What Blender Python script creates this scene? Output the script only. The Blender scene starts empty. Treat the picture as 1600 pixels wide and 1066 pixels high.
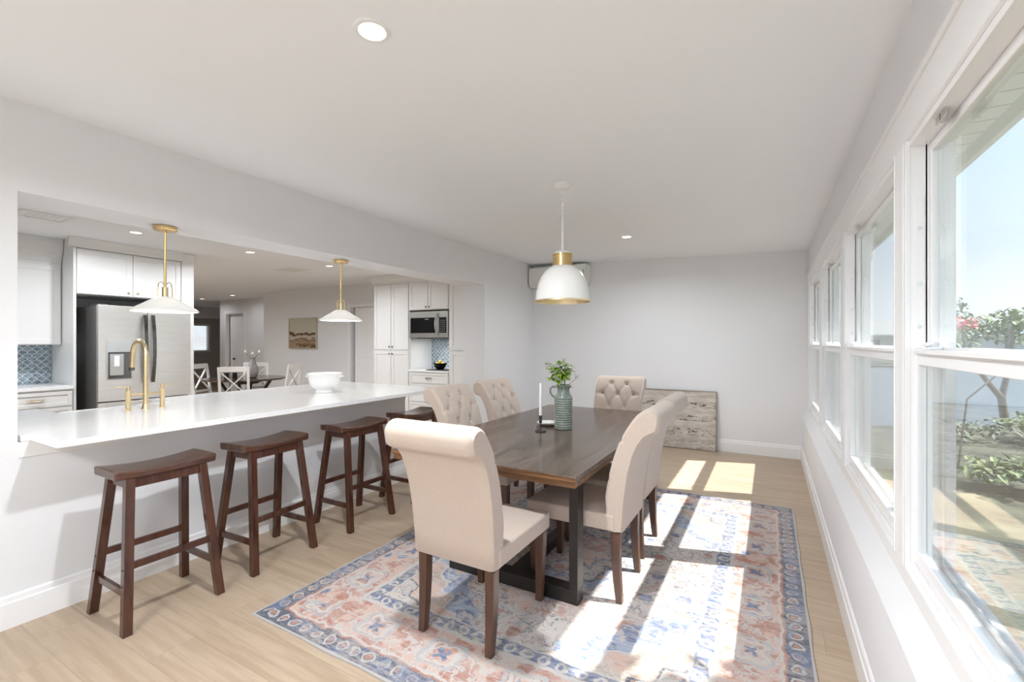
import bpy, bmesh, math, random
from mathutils import Vector, Matrix
random.seed(7)
S = bpy.context.scene
COL = S.collection
R = math.radians
PI = math.pi

# ------------------------------------------------------------------ camera, sky, sun, exposure
cam_d = bpy.data.cameras.new('camera')
cam_d.lens = 16.0; cam_d.sensor_width = 36.0; cam_d.shift_y = 0.00125
cam_d.clip_start = 0.02; cam_d.clip_end = 400
cam = bpy.data.objects.new('camera', cam_d); COL.objects.link(cam)
cam.location = (0, 0, 1.4); cam.rotation_euler = (R(90), 0, R(29.55))
S.camera = cam

world = bpy.data.worlds.new('sky'); S.world = world; world.use_nodes = True
wn = world.node_tree.nodes; wl = world.node_tree.links
wbg = wn['Background']
tc = wn.new('ShaderNodeTexCoord'); sep = wn.new('ShaderNodeSeparateXYZ'); cr = wn.new('ShaderNodeValToRGB')
wl.new(tc.outputs['Generated'], sep.inputs[0]); wl.new(sep.outputs['Z'], cr.inputs[0]); wl.new(cr.outputs[0], wbg.inputs[0])
cr.color_ramp.elements[0].position = 0.0; cr.color_ramp.elements[0].color = (0.86, 0.91, 0.97, 1)
cr.color_ramp.elements[1].position = 0.75; cr.color_ramp.elements[1].color = (0.42, 0.66, 1.0, 1)
e = cr.color_ramp.elements.new(0.25); e.color = (0.64, 0.81, 1.0, 1)
SKY_STRENGTH = 1.1
wbg.inputs[1].default_value = SKY_STRENGTH

sun_d = bpy.data.lights.new('sun', 'SUN'); sun_d.energy = 10.0; sun_d.angle = R(0.6); sun_d.color = (1.0, 0.965, 0.925)
sun = bpy.data.objects.new('sun', sun_d); COL.objects.link(sun)
SUN_DIR = Vector((-0.765, -0.22, -1.0)).normalized()
sun.rotation_euler = SUN_DIR.to_track_quat('-Z', 'Y').to_euler(); sun.location = (4, 4, 6)

S.view_settings.view_transform = 'Standard'; S.view_settings.look = 'None'
S.view_settings.exposure = 0.52; S.view_settings.gamma = 1.0
try: S.view_settings.use_curve_mapping = False
except Exception: pass
S.cycles.max_bounces = 10; S.cycles.diffuse_bounces = 6; S.cycles.glossy_bounces = 4
S.cycles.transparent_max_bounces = 16; S.cycles.transmission_bounces = 6
S.cycles.sample_clamp_indirect = 6.0; S.cycles.caustics_reflective = False; S.cycles.caustics_refractive = False
S.cycles.use_denoising = True

CAN_W = 30.0          # power of one ceiling downlight in the dining room
FILL_W = 62.0        # power of the added, unseen fill lamps
KCAN_W = 15.0         # power of one ceiling downlight in the kitchen

# ------------------------------------------------------------------ materials
def new_mat(name):
    m = bpy.data.materials.new(name); m.use_nodes = True
    return m, m.node_tree.nodes, m.node_tree.links, m.node_tree.nodes['Principled BSDF']
def simple(name, col, rough=0.5, metal=0.0, var=0.0, scale=8.0, bump=0.0, bscale=60.0, spec=0.5, sheen=0.0, stretch=(1,1,1)):
    m, n, l, p = new_mat(name)
    p.inputs['Base Color'].default_value = (*col, 1); p.inputs['Roughness'].default_value = rough
    p.inputs['Metallic'].default_value = metal; p.inputs['Specular IOR Level'].default_value = spec
    if sheen: p.inputs['Sheen Weight'].default_value = sheen
    t = n.new('ShaderNodeTexCoord'); mp = n.new('ShaderNodeMapping'); l.new(t.outputs['Object'], mp.inputs[0])
    mp.inputs['Scale'].default_value = stretch
    if var:
        nz = n.new('ShaderNodeTexNoise'); nz.inputs['Scale'].default_value = scale; nz.inputs['Detail'].default_value = 5
        l.new(mp.outputs[0], nz.inputs['Vector'])
        r = n.new('ShaderNodeValToRGB'); l.new(nz.outputs['Fac'], r.inputs[0])
        r.color_ramp.elements[0].position = 0.3; r.color_ramp.elements[1].position = 0.7
        r.color_ramp.elements[0].color = (*[max(0, c*(1-var)) for c in col], 1)
        r.color_ramp.elements[1].color = (*[min(1, c*(1+var)) for c in col], 1)
        l.new(r.outputs[0], p.inputs['Base Color'])
    if bump:
        nb = n.new('ShaderNodeTexNoise'); nb.inputs['Scale'].default_value = bscale; nb.inputs['Detail'].default_value = 3
        l.new(mp.outputs[0], nb.inputs['Vector'])
        b = n.new('ShaderNodeBump'); b.inputs['Strength'].default_value = bump; b.inputs['Distance'].default_value = 0.01
        l.new(nb.outputs['Fac'], b.inputs['Height']); l.new(b.outputs[0], p.inputs['Normal'])
    return m
def wood(name, c1, c2, rough=0.35, scale=3.0, axis='Z', coat=0.0):
    m, n, l, p = new_mat(name)
    t = n.new('ShaderNodeTexCoord'); mp = n.new('ShaderNodeMapping'); l.new(t.outputs['Object'], mp.inputs[0])
    s = {'X': (0.6, 9, 9), 'Y': (9, 0.6, 9), 'Z': (9, 9, 0.6)}[axis]; mp.inputs['Scale'].default_value = s
    nz = n.new('ShaderNodeTexNoise'); nz.inputs['Scale'].default_value = scale; nz.inputs['Detail'].default_value = 7; nz.inputs['Roughness'].default_value = 0.62
    l.new(mp.outputs[0], nz.inputs['Vector'])
    r = n.new('ShaderNodeValToRGB'); l.new(nz.outputs['Fac'], r.inputs[0])
    r.color_ramp.elements[0].position = 0.32; r.color_ramp.elements[1].position = 0.68
    r.color_ramp.elements[0].color = (*c1, 1); r.color_ramp.elements[1].color = (*c2, 1)
    l.new(r.outputs[0], p.inputs['Base Color']); p.inputs['Roughness'].default_value = rough
    p.inputs['Coat Weight'].default_value = coat
    b = n.new('ShaderNodeBump'); b.inputs['Strength'].default_value = 0.08; l.new(nz.outputs['Fac'], b.inputs['Height']); l.new(b.outputs[0], p.inputs['Normal'])
    return m
def emit(name, col, st):
    m, n, l, p = new_mat(name)
    p.inputs['Base Color'].default_value = (*col, 1)
    p.inputs['Emission Color'].default_value = (*col, 1); p.inputs['Emission Strength'].default_value = st
    return m
class NM:
    """tiny shader maths writer"""
    def __init__(s, n, l): s.n, s.l = n, l
    def put(s, v, sock):
        if isinstance(v, (int, float)): sock.default_value = v
        else: s.l.new(v, sock)
    def m(s, op, a, b=0.0, c=None):
        x = s.n.new('ShaderNodeMath'); x.operation = op
        s.put(a, x.inputs[0]); s.put(b, x.inputs[1])
        if c is not None: s.put(c, x.inputs[2])
        return x.outputs[0]
    def add(s, a, b): return s.m('ADD', a, b)
    def sub(s, a, b): return s.m('SUBTRACT', a, b)
    def mul(s, a, b): return s.m('MULTIPLY', a, b)
    def mx(s, a, b): return s.m('MAXIMUM', a, b)
    def mn(s, a, b): return s.m('MINIMUM', a, b)
    def ab(s, a): return s.m('ABSOLUTE', a)
    def length(s, a, b): return s.m('SQRT', s.add(s.mul(a, a), s.mul(b, b)))
    def step(s, a, lo, hi):       # smooth 0..1 between lo and hi
        x = s.n.new('ShaderNodeMapRange'); x.interpolation_type = 'SMOOTHSTEP'
        s.put(a, x.inputs['Value']); x.inputs['From Min'].default_value = lo; x.inputs['From Max'].default_value = hi
        return x.outputs['Result']
    def band(s, a, c, w, soft=0.3):   # 1 near c
        return s.sub(1.0, s.step(s.ab(s.sub(a, c)), w*(1-soft), w*(1+soft)))
    def noise(s, vec, scale, detail=3, rough=0.5, dim='3D'):
        x = s.n.new('ShaderNodeTexNoise'); x.inputs['Scale'].default_value = scale; x.inputs['Detail'].default_value = detail
        x.inputs['Roughness'].default_value = rough; s.l.new(vec, x.inputs['Vector']); return x.outputs['Fac']
    def mapping(s, vec, sc=(1,1,1), loc=(0,0,0)):
        x = s.n.new('ShaderNodeMapping'); s.l.new(vec, x.inputs[0]); x.inputs['Scale'].default_value = sc; x.inputs['Location'].default_value = loc
        return x.outputs[0]
    def mix(s, f, a, b):
        x = s.n.new('ShaderNodeMix'); x.data_type = 'RGBA'
        s.put(f, x.inputs[0])
        for v, k in ((a, 6), (b, 7)):
            if isinstance(v, tuple): x.inputs[k].default_value = (*v, 1)
            else: s.l.new(v, x.inputs[k])
        return x.outputs[2]

M = {}
M['wall'] = simple('wall_paint', (0.80, 0.805, 0.822), 0.55, var=0.006, scale=2, bump=0.02, bscale=180, spec=0.3)
M['ceiling'] = simple('ceiling_paint', (0.865, 0.885, 0.91), 0.75, var=0.005, scale=2, spec=0.2)
M['trim'] = simple('trim_paint', (0.86, 0.86, 0.865), 0.3, var=0.004, scale=3)
M['vinyl'] = simple('white_vinyl', (0.87, 0.87, 0.88), 0.28, var=0.004)
M['cab'] = simple('cabinet_paint', (0.80, 0.80, 0.795), 0.35, var=0.006)
M['taupe'] = simple('taupe_wall_paint', (0.52, 0.48, 0.45), 0.6, var=0.02)
M['stoolwood'] = wood('espresso_wood', (0.034, 0.012, 0.007), (0.098, 0.034, 0.018), 0.24, 3, 'Z', 0.3)
M['stoolseat'] = wood('espresso_wood_seat', (0.040, 0.015, 0.009), (0.105, 0.040, 0.022), 0.26, 3, 'Y', 0.4)
M['legwood'] = wood('walnut_leg_wood', (0.060, 0.026, 0.015), (0.12, 0.055, 0.032), 0.35, 3, 'Z', 0.2)
M['tabletop'] = wood('weathered_table_wood', (0.048, 0.031, 0.022), (0.165, 0.118, 0.090), 0.27, 3.0, 'Y', 0.15)
M['tableedge'] = wood('amber_table_edge_wood', (0.07, 0.035, 0.018), (0.30, 0.145, 0.055), 0.38, 3, 'X')
M['blackmetal'] = simple('gunmetal_bar', (0.055, 0.050, 0.047), 0.34, 0.75, var=0.15, scale=4)
M['linen'] = simple('beige_linen', (0.565, 0.465, 0.395), 0.9, var=0.05, scale=140, bump=0.25, bscale=420, spec=0.15, sheen=0.25)
M['button'] = simple('linen_button', (0.50, 0.41, 0.345), 0.9, bump=0.1, spec=0.1)
M['brass'] = simple('brushed_brass', (0.78, 0.56, 0.26), 0.22, 1.0, var=0.03)
M['softbrass'] = simple('satin_gold', (0.76, 0.61, 0.37), 0.30, 1.0, var=0.03)
M['milk'] = simple('white_enamel_shade', (0.88, 0.88, 0.87), 0.22, var=0.003)
def opal():
    m, n, l, p = new_mat('opal_glass_shade'); p.inputs['Base Color'].default_value = (0.9,0.9,0.89,1); p.inputs['Roughness'].default_value = 0.25
    tr = n.new('ShaderNodeBsdfTranslucent'); tr.inputs[0].default_value = (0.92,0.92,0.91,1); mx = n.new('ShaderNodeMixShader'); mx.inputs[0].default_value = 0.45
    l.new(p.outputs[0], mx.inputs[1]); l.new(tr.outputs[0], mx.inputs[2]); l.new(mx.outputs[0], n['Material Output'].inputs[0]); return m
M['opal'] = opal()
M['quartz'] = simple('white_quartz', (0.90, 0.90, 0.905), 0.16, var=0.012, scale=3)
M['porcelain'] = simple('white_ceramic', (0.88, 0.88, 0.87), 0.12, bump=0.05, bscale=30)
M['steel'] = simple('stainless_steel', (0.80, 0.785, 0.76), 0.40, 1.0, var=0.03, scale=3, stretch=(1, 1, 14))
M['steel3'] = simple('brushed_microwave_steel', (0.42, 0.41, 0.39), 0.30, 1.0, var=0.05, scale=3)
M['steel2'] = simple('polished_steel', (0.70, 0.69, 0.67), 0.16, 1.0, var=0.02)
M['darksteel'] = simple('dark_handle_steel', (0.16, 0.15, 0.14), 0.25, 1.0, var=0.05)
M['graypanel'] = simple('grey_appliance_side', (0.23, 0.225, 0.22), 0.45, 0.6, var=0.03)
M['black'] = simple('black_gloss', (0.008, 0.008, 0.009), 0.12, var=0.05, spec=0.2)
M['blackmatte'] = simple('black_iron', (0.015, 0.014, 0.014), 0.45, var=0.1)
M['candle'] = simple('white_wax', (0.86, 0.85, 0.82), 0.45, var=0.005)
M['white_plastic'] = simple('white_plastic', (0.82, 0.82, 0.81), 0.35, var=0.004)
M['darkgrey'] = simple('dark_grey_plastic', (0.10, 0.10, 0.10), 0.4, var=0.03)
M['lampglow'] = emit('downlight_lens', (1.0, 0.98, 0.94), 3.0)
M['whitewood'] = simple('white_painted_wood', (0.78, 0.765, 0.74), 0.4, var=0.01)
M['darktable'] = wood('dark_walnut_top', (0.022, 0.011, 0.008), (0.06, 0.028, 0.02), 0.22, 2, 'X', 0.3)
M['lemon'] = simple('lemon_peel', (0.85, 0.62, 0.06), 0.4, var=0.06, bump=0.2, bscale=70)
M['greyceramic'] = simple('grey_stoneware', (0.33, 0.31, 0.30), 0.5, var=0.25, scale=18, bump=0.2, bscale=40)
M['petal'] = simple('white_petal', (0.86, 0.85, 0.80), 0.6, var=0.02)
M['leaf'] = simple('fresh_green_leaf', (0.30, 0.46, 0.06), 0.45, var=0.45, scale=9)
M['leaf2'] = simple('dusty_green_leaf', (0.12, 0.19, 0.12), 0.55, var=0.3, scale=9)
M['stemgreen'] = simple('green_stem', (0.13, 0.22, 0.06), 0.5, var=0.2)

def floor_mat():
    m, n, l, p = new_mat('light_oak_planks'); k = NM(n, l)
    t = n.new('ShaderNodeTexCoord').outputs['Object']
    s = n.new('ShaderNodeSeparateXYZ'); l.new(t, s.inputs[0]); X, Y = s.outputs['X'], s.outputs['Y']
    # planks run along X, 0.19 wide
    row = k.m('FLOOR', k.m('DIVIDE', Y, 0.19)); 
    wn_ = n.new('ShaderNodeTexWhiteNoise'); wn_.noise_dimensions = '1D'; l.new(row, wn_.inputs['W'])
    xs = k.m('DIVIDE', k.add(X, k.mul(wn_.outputs['Value'], 1.6)), 1.5)
    colr = k.m('FLOOR', xs)
    cv = n.new('ShaderNodeCombineXYZ'); l.new(row, cv.inputs[0]); l.new(colr, cv.inputs[1])
    w2 = n.new('ShaderNodeTexWhiteNoise'); w2.noise_dimensions = '2D'; l.new(cv.outputs[0], w2.inputs['Vector'])
    fy = k.m('FRACT', k.m('DIVIDE', Y, 0.19)); fx = k.m('FRACT', xs)
    gap = k.mx(k.sub(1.0, k.step(k.mn(fy, k.sub(1.0, fy)), 0.0, 0.012)), k.sub(1.0, k.step(k.mn(fx, k.sub(1.0, fx)), 0.0, 0.0016)))
    off = n.new('ShaderNodeCombineXYZ'); l.new(k.mul(w2.outputs['Value'], 17.0), off.inputs[2])
    va = n.new('ShaderNodeVectorMath'); va.operation = 'ADD'; l.new(t, va.inputs[0]); l.new(off.outputs[0], va.inputs[1])
    g1 = k.noise(k.mapping(va.outputs[0], (0.8, 12, 1)), 2.2, 6, 0.6)
    g2 = k.noise(k.mapping(va.outputs[0], (2.0, 60, 1)), 3.0, 4, 0.6)
    base = k.mix(k.step(g1, 0.35, 0.68), (0.40, 0.298, 0.205), (0.50, 0.39, 0.285))
    base = k.mix(k.mul(k.step(g2, 0.45, 0.75), 0.25), base, (0.34, 0.25, 0.17))
    base = k.mix(k.mul(w2.outputs['Value'], 0.30), base, (0.55, 0.44, 0.335))
    base = k.mix(k.mul(gap, 0.45), base, (0.25, 0.18, 0.12))
    l.new(base, p.inputs['Base Color']); p.inputs['Roughness'].default_value = 0.42; p.inputs['Specular IOR Level'].default_value = 0.4
    b = n.new('ShaderNodeBump'); b.inputs['Strength'].default_value = 0.25; b.inputs['Distance'].default_value = 0.003
    l.new(k.sub(g1, gap), b.inputs['Height']); l.new(b.outputs[0], p.inputs['Normal'])
    return m
M['floor'] = floor_mat()

def rug_mat(zone):
    m, n, l, p = new_mat('distressed_rug_'+zone); k = NM(n, l)
    t = n.new('ShaderNodeTexCoord').outputs['Object']
    # wobble the drawing so the lines look hand woven and worn
    nz = n.new('ShaderNodeTexNoise'); nz.inputs['Scale'].default_value = 15; nz.inputs['Detail'].default_value = 5; l.new(t, nz.inputs['Vector'])
    vs = n.new('ShaderNodeVectorMath'); vs.operation = 'SUBTRACT'; l.new(nz.outputs['Color'], vs.inputs[0]); vs.inputs[1].default_value = (0.5, 0.5, 0.5)
    vm = n.new('ShaderNodeVectorMath'); vm.operation = 'SCALE'; l.new(vs.outputs[0], vm.inputs[0]); vm.inputs['Scale'].default_value = 0.060
    va = n.new('ShaderNodeVectorMath'); va.operation = 'ADD'; l.new(t, va.inputs[0]); l.new(vm.outputs[0], va.inputs[1])
    W = va.outputs[0]
    s = n.new('ShaderNodeSeparateXYZ'); l.new(W, s.inputs[0]); X, Y = s.outputs['X'], s.outputs['Y']
    s0 = n.new('ShaderNodeSeparateXYZ'); l.new(t, s0.inputs[0]); X0, Y0 = s0.outputs['X'], s0.outputs['Y']
    ax, ay = k.ab(X), k.ab(Y)
    ex, ey = k.sub(1.24, ax), k.sub(1.545, ay)
    d = k.mn(ex, ey)
    d0 = k.mn(k.sub(1.24, k.ab(X0)), k.sub(1.545, k.ab(Y0)))
    CREAM, BLUE, NAVY, ROSE, TAN, PALE = (0.55,0.52,0.49), (0.065,0.125,0.27), (0.045,0.06,0.105), (0.41,0.165,0.11), (0.40,0.295,0.225), (0.40,0.42,0.45)
    # along-edge coordinate for the border motifs
    horiz = k.m('LESS_THAN', ey, ex)          # 1 on the short ends (running along X)
    along = k.add(k.mul(horiz, X), k.mul(k.sub(1.0, horiz), Y))
    # ---- field: cream with florals
    fl = k.noise(W, 7.0, 4, 0.6); fl2 = k.noise(k.mapping(W, (1,1,1), (9,4,2)), 9.0, 4, 0.6)
    vor = n.new('ShaderNodeTexVoronoi'); vor.inputs['Scale'].default_value = 6.5; l.new(W, vor.inputs['Vector'])
    vd = vor.outputs['Distance']; vs2 = n.new('ShaderNodeSeparateColor'); l.new(vor.outputs['Color'], vs2.inputs[0])
    def inner(w): return k.sub(1.0, k.step(d, w-0.004, w+0.004))
    a2 = k.m('FRACT', k.m('DIVIDE', along, 0.085)); a2 = k.mul(k.sub(a2, 0.5), 0.085)
    if zone == 'field':
        field = k.mix(k.step(k.noise(W, 3.0, 3), 0.48, 0.58), CREAM, (0.60,0.53,0.47))
        ring = k.band(vd, 0.42, 0.05)
        flower = k.sub(1.0, k.step(vd, 0.22, 0.30))
        field = k.mix(k.mul(flower, k.step(vs2.outputs[0], 0.45, 0.5)), field, ROSE)
        field = k.mix(k.mul(flower, k.sub(1.0, k.step(vs2.outputs[0], 0.3, 0.35))), field, BLUE)
        field = k.mix(k.mul(ring, 0.75), field, PALE)
        # vines: contour lines of a noise field
        vine = k.band(fl, 0.5, 0.014); vine2 = k.band(fl2, 0.47, 0.012)
        field = k.mix(k.mul(vine, 0.8), field, NAVY); field = k.mix(k.mul(vine2, 0.75), field, ROSE)
        # ---- medallion (lobed) in the middle
        ang = k.m('ARCTAN2', Y, X)
        r_ = k.length(k.mul(X, 1.45), Y)
        lob = k.add(r_, k.mul(k.m('COSINE', k.mul(ang, 8.0)), 0.05)); lob = k.add(lob, k.mul(k.m('COSINE', k.mul(ang, 24.0)), 0.018))
        med = k.sub(1.0, k.step(lob, 0.50, 0.52)); core = k.sub(1.0, k.step(lob, 0.38, 0.40)); heart = k.sub(1.0, k.step(lob, 0.22, 0.24))
        bl = k.mix(k.step(fl2, 0.46, 0.52), BLUE, (0.22,0.32,0.50)); bl = k.mix(k.mul(k.band(fl, 0.46, 0.02), 0.85), bl, CREAM)
        bl = k.mix(k.mul(flower, k.step(vs2.outputs[1], 0.55, 0.6)), bl, TAN)
        ro = k.mix(k.step(fl, 0.46, 0.55), ROSE, (0.62,0.42,0.34)); ro = k.mix(k.mul(k.band(fl2, 0.52, 0.022), 0.9), ro, CREAM)
        c = k.mix(med, field, bl); c = k.mix(core, c, field); c = k.mix(k.band(lob, 0.39, 0.014), c, NAVY); c = k.mix(heart, c, ro)
        c = k.mix(k.band(lob, 0.23, 0.014), c, BLUE); c = k.mix(k.band(lob, 0.51, 0.014), c, CREAM)
        fr = k.length(k.mul(X, 4.2), k.mul(k.sub(ay, 0.66), 6.0)); fr = k.add(fr, k.mul(k.m('COSINE', k.mul(k.m('ARCTAN2', k.sub(ay, 0.66), X), 14.0)), 0.12))
        c = k.mix(k.mul(k.sub(1.0, k.step(fr, 0.95, 1.02)), 0.85), c, ro); c = k.mix(k.mul(k.band(fr, 0.55, 0.07), 0.9), c, CREAM); c = k.mix(k.mul(k.sub(1.0, k.step(fr, 0.2, 0.26)), 0.8), c, BLUE)
        # ---- corner spandrels: distance from the field corner with steps
        cx, cy = k.sub(0.80, ax), k.sub(1.10, ay)
        cd = k.add(k.mx(cx, 0.0), k.mul(k.mx(cy, 0.0), 0.85)); cd = k.add(cd, k.mul(k.m('SINE', k.mul(k.sub(cx, cy), 26.0)), 0.03))
        sp = k.sub(1.0, k.step(cd, 0.66, 0.68)); sp2 = k.sub(1.0, k.step(cd, 0.47, 0.49)); sp3 = k.sub(1.0, k.step(cd, 0.24, 0.26))
        ta = k.mix(k.step(fl, 0.45, 0.55), TAN, (0.60,0.38,0.30)); ta = k.mix(k.mul(k.band(fl2, 0.5, 0.02), 0.8), ta, CREAM)
        c = k.mix(sp, c, bl); c = k.mix(sp2, c, ta); c = k.mix(sp3, c, field); c = k.mix(k.band(cd, 0.25, 0.010), c, NAVY); c = k.mix(k.band(cd, 0.48, 0.010), c, CREAM)
        mr3 = k.length(a2, k.sub(d, 0.425))
        nav2 = k.mix(k.band(mr3, 0.022, 0.008), BLUE, CREAM)
        nav2 = k.mix(k.mul(k.step(fl2, 0.5, 0.56), 0.5), nav2, NAVY)
        c = k.mix(inner(0.475), c, CREAM); c = k.mix(inner(0.462), c, nav2); c = k.mix(inner(0.395), c, CREAM)
    else:
        a1 = k.m('FRACT', k.m('DIVIDE', along, 0.40)); a1 = k.mul(k.sub(a1, 0.5), 0.40)
        bc = k.sub(d, 0.245)
        mr = k.length(k.mul(a1, 0.75), bc)
        rose = k.mix(k.step(fl2, 0.44, 0.56), ROSE, (0.60,0.40,0.33))
        rose = k.mix(k.mul(k.band(fl, 0.49, 0.022), 0.9), rose, CREAM)
        rose = k.mix(k.mul(k.sub(1.0, k.step(vd, 0.2, 0.26)), k.step(vs2.outputs[2], 0.5, 0.55)), rose, BLUE)
        mr = k.add(mr, k.mul(k.m('COSINE', k.mul(k.m('ARCTAN2', bc, a1), 4.0)), 0.012))
        rose = k.mix(k.band(mr, 0.082, 0.007), rose, PALE); rose = k.mix(k.band(mr, 0.060, 0.009), rose, CREAM)
        rose = k.mix(k.sub(1.0, k.step(mr, 0.018, 0.03)), rose, BLUE)
        mr2 = k.length(a2, k.sub(d, 0.062))
        nav = k.mix(k.mul(k.band(mr2, 0.024, 0.006), 0.8), NAVY, CREAM); nav = k.mix(k.sub(1.0, k.step(mr2, 0.010, 0.016)), nav, ROSE)
        nav = k.mix(k.mul(k.step(fl, 0.5, 0.56), 0.6), nav, BLUE)
        c = k.mix(inner(0.370), CREAM, rose); c = k.mix(inner(0.130), c, CREAM); c = k.mix(inner(0.118), c, ROSE); c = k.mix(inner(0.106), c, nav)
    # ---- wear: cream / grey streaks
    wx = k.noise(k.mapping(t, (2.2, 9, 1)), 5.0, 5, 0.7); wy = k.noise(k.mapping(t, (1, 1, 1), (3, 3, 3)), 1.7, 3, 0.6)
    fine = k.noise(k.mapping(t, (60, 200, 1)), 2.0, 2, 0.6)
    wear = k.mul(k.step(wx, 0.38, 0.60), k.step(wy, 0.28, 0.56))
    c = k.mix(k.mul(wear, 0.54), c, (0.52,0.48,0.455)); c = k.mix(k.add(0.03, k.mul(k.step(fine, 0.45, 0.6), 0.24)), c, (0.52,0.47,0.44))
    c = k.mix(k.sub(1.0, k.step(d0, 0.010, 0.013)), c, (0.46,0.44,0.42))
    grit = k.noise(k.mapping(t, (45, 22, 1), (2,7,0)), 4.0, 4, 0.75); grit2 = k.noise(k.mapping(t, (8, 30, 1), (4,1,0)), 3.0, 5, 0.75)
    c = k.mix(k.mul(k.step(grit, 0.50, 0.66), 0.34), c, (0.20,0.19,0.20)); c = k.mix(k.mul(k.step(grit2, 0.52, 0.66), 0.38), c, (0.60,0.56,0.53))
    l.new(c, p.inputs['Base Color']); p.inputs['Roughness'].default_value = 0.95; p.inputs['Specular IOR Level'].default_value = 0.1
    p.inputs['Sheen Weight'].default_value = 0.15
    b = n.new('ShaderNodeBump'); b.inputs['Strength'].default_value = 0.3; b.inputs['Distance'].default_value = 0.003; l.new(fine, b.inputs['Height']); l.new(b.outputs[0], p.inputs['Normal'])
    return m
M['rug'] = rug_mat('border'); M['rug_field'] = rug_mat('field')

def canvas_mat(name, kind):
    m, n, l, p = new_mat(name); k = NM(n, l)
    t = n.new('ShaderNodeTexCoord').outputs['Object']
    s = n.new('ShaderNodeSeparateXYZ'); l.new(t, s.inputs[0]); X, Z = s.outputs['X'], s.outputs['Z']
    if kind == 'floor':
        a = k.noise(k.mapping(t, (2.0, 2, 9)), 2.3, 7, 0.68); b = k.noise(k.mapping(t, (1.3, 1, 6), (5,5,5)), 3.0, 6, 0.7)
        c = k.mix(k.step(a, 0.35, 0.65), (0.62,0.58,0.54), (0.44,0.38,0.33))
        c = k.mix(k.mul(k.step(b, 0.52, 0.68), 0.8), c, (0.66,0.57,0.44))
        rowz = k.add(k.band(Z, 0.22, 0.05), k.add(k.band(Z, 0.40, 0.04), k.band(Z, 0.58, 0.035)))
        d = k.noise(k.mapping(t, (5, 3, 16), (1,2,8)), 2.6, 6, 0.7)
        c = k.mix(k.mul(k.mn(rowz, 1.0), k.step(d, 0.52, 0.60)), c, (0.07,0.06,0.05))
        c = k.mix(k.mul(k.mul(k.sub(1.0, k.step(Z, 0.06, 0.22)), 0.7), k.step(k.noise(k.mapping(t, (6, 6, 16)), 1.6, 6, 0.7), 0.50, 0.62)), c, (0.26,0.23,0.17))
    else:
        a = k.noise(k.mapping(t, (1.2, 1, 3)), 2.2, 5, 0.6)
        zz = k.add(Z, k.mul(k.sub(a, 0.5), 0.30))
        c = k.mix(k.step(zz, 0.30, 0.36), (0.36,0.26,0.17), (0.52,0.49,0.39))
        c = k.mix(k.band(zz, 0.33, 0.025), c, (0.09,0.045,0.02)); c = k.mix(k.band(zz, 0.25, 0.03), c, (0.50,0.44,0.35))
        c = k.mix(k.band(zz, 0.19, 0.015), c, (0.20,0.11,0.05)); c = k.mix(k.mul(k.sub(1.0, k.step(zz, 0.08, 0.16)), k.step(a, 0.45, 0.5)), c, (0.14,0.075,0.03))
    l.new(c, p.inputs['Base Color']); p.inputs['Roughness'].default_value = 0.7
    return m
M['canvas_floor'] = canvas_mat('birch_abstract_paint', 'floor'); M['canvas_land'] = canvas_mat('brown_landscape_paint', 'land')

def scallop_mat():
    m, n, l, p = new_mat('blue_fish_scale_tile'); k = NM(n, l)
    t = n.new('ShaderNodeTexCoord').outputs['Object']
    s = n.new('ShaderNodeSeparateXYZ'); l.new(t, s.inputs[0])
    U = k.m('DIVIDE', k.add(s.outputs['X'], s.outputs['Y']), 0.075); V = k.m('DIVIDE', s.outputs['Z'], 0.0375)
    def cell(off):
        r = k.m('FLOOR', k.add(V, off)); od = k.m('FRACT', k.mul(r, 0.5))
        fu = k.sub(k.m('FRACT', k.add(U, od)), 0.5); fv = k.mul(k.sub(k.m('FRACT', k.add(V, off)), 0.0), 0.5)
        return k.length(fu, fv)
    d = cell(0.0)
    line = k.band(d, 0.5, 0.045)
    nz = k.noise(t, 30.0, 3)
    c = k.mix(k.step(nz, 0.35, 0.65), (0.16,0.23,0.28), (0.36,0.44,0.50)); c = k.mix(line, c, (0.72,0.74,0.75))
    l.new(c, p.inputs['Base Color']); p.inputs['Roughness'].default_value = 0.15
    return m
M['scallop'] = scallop_mat()

def glass_mat(name='window_glass', tint=(0.97, 0.985, 0.98), f0=0.05):
    m, n, l, p = new_mat(name); n.remove(p); k = NM(n, l)
    g = n.new('ShaderNodeNewGeometry'); dp = n.new('ShaderNodeVectorMath'); dp.operation = 'DOT_PRODUCT'
    l.new(g.outputs['Normal'], dp.inputs[0]); l.new(g.outputs['Incoming'], dp.inputs[1])
    c = k.sub(1.0, k.ab(dp.outputs['Value'])); f = k.add(f0, k.mul(k.m('POWER', c, 5.0), 1.0-f0))
    tr = n.new('ShaderNodeBsdfTransparent'); tr.inputs[0].default_value = (*tint, 1)
    gl = n.new('ShaderNodeBsdfGlossy'); gl.inputs['Roughness'].default_value = 0.0; gl.inputs[0].default_value = (0.95, 0.97, 0.97, 1)
    mx = n.new('ShaderNodeMixShader'); l.new(f, mx.inputs[0]); l.new(tr.outputs[0], mx.inputs[1]); l.new(gl.outputs[0], mx.inputs[2])
    l.new(mx.outputs[0], n['Material Output'].inputs[0]); return m
M['glass'] = glass_mat()
def screen_mat():
    m, n, l, p = new_mat('insect_screen_mesh'); n.remove(p)
    tr = n.new('ShaderNodeBsdfTransparent'); df = n.new('ShaderNodeBsdfDiffuse'); df.inputs[0].default_value = (0.30, 0.31, 0.31, 1)
    mx = n.new('ShaderNodeMixShader'); mx.inputs[0].default_value = 0.26
    l.new(tr.outputs[0], mx.inputs[1]); l.new(df.outputs[0], mx.inputs[2]); l.new(mx.outputs[0], n['Material Output'].inputs[0]); return m
M['screen'] = screen_mat()
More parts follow.
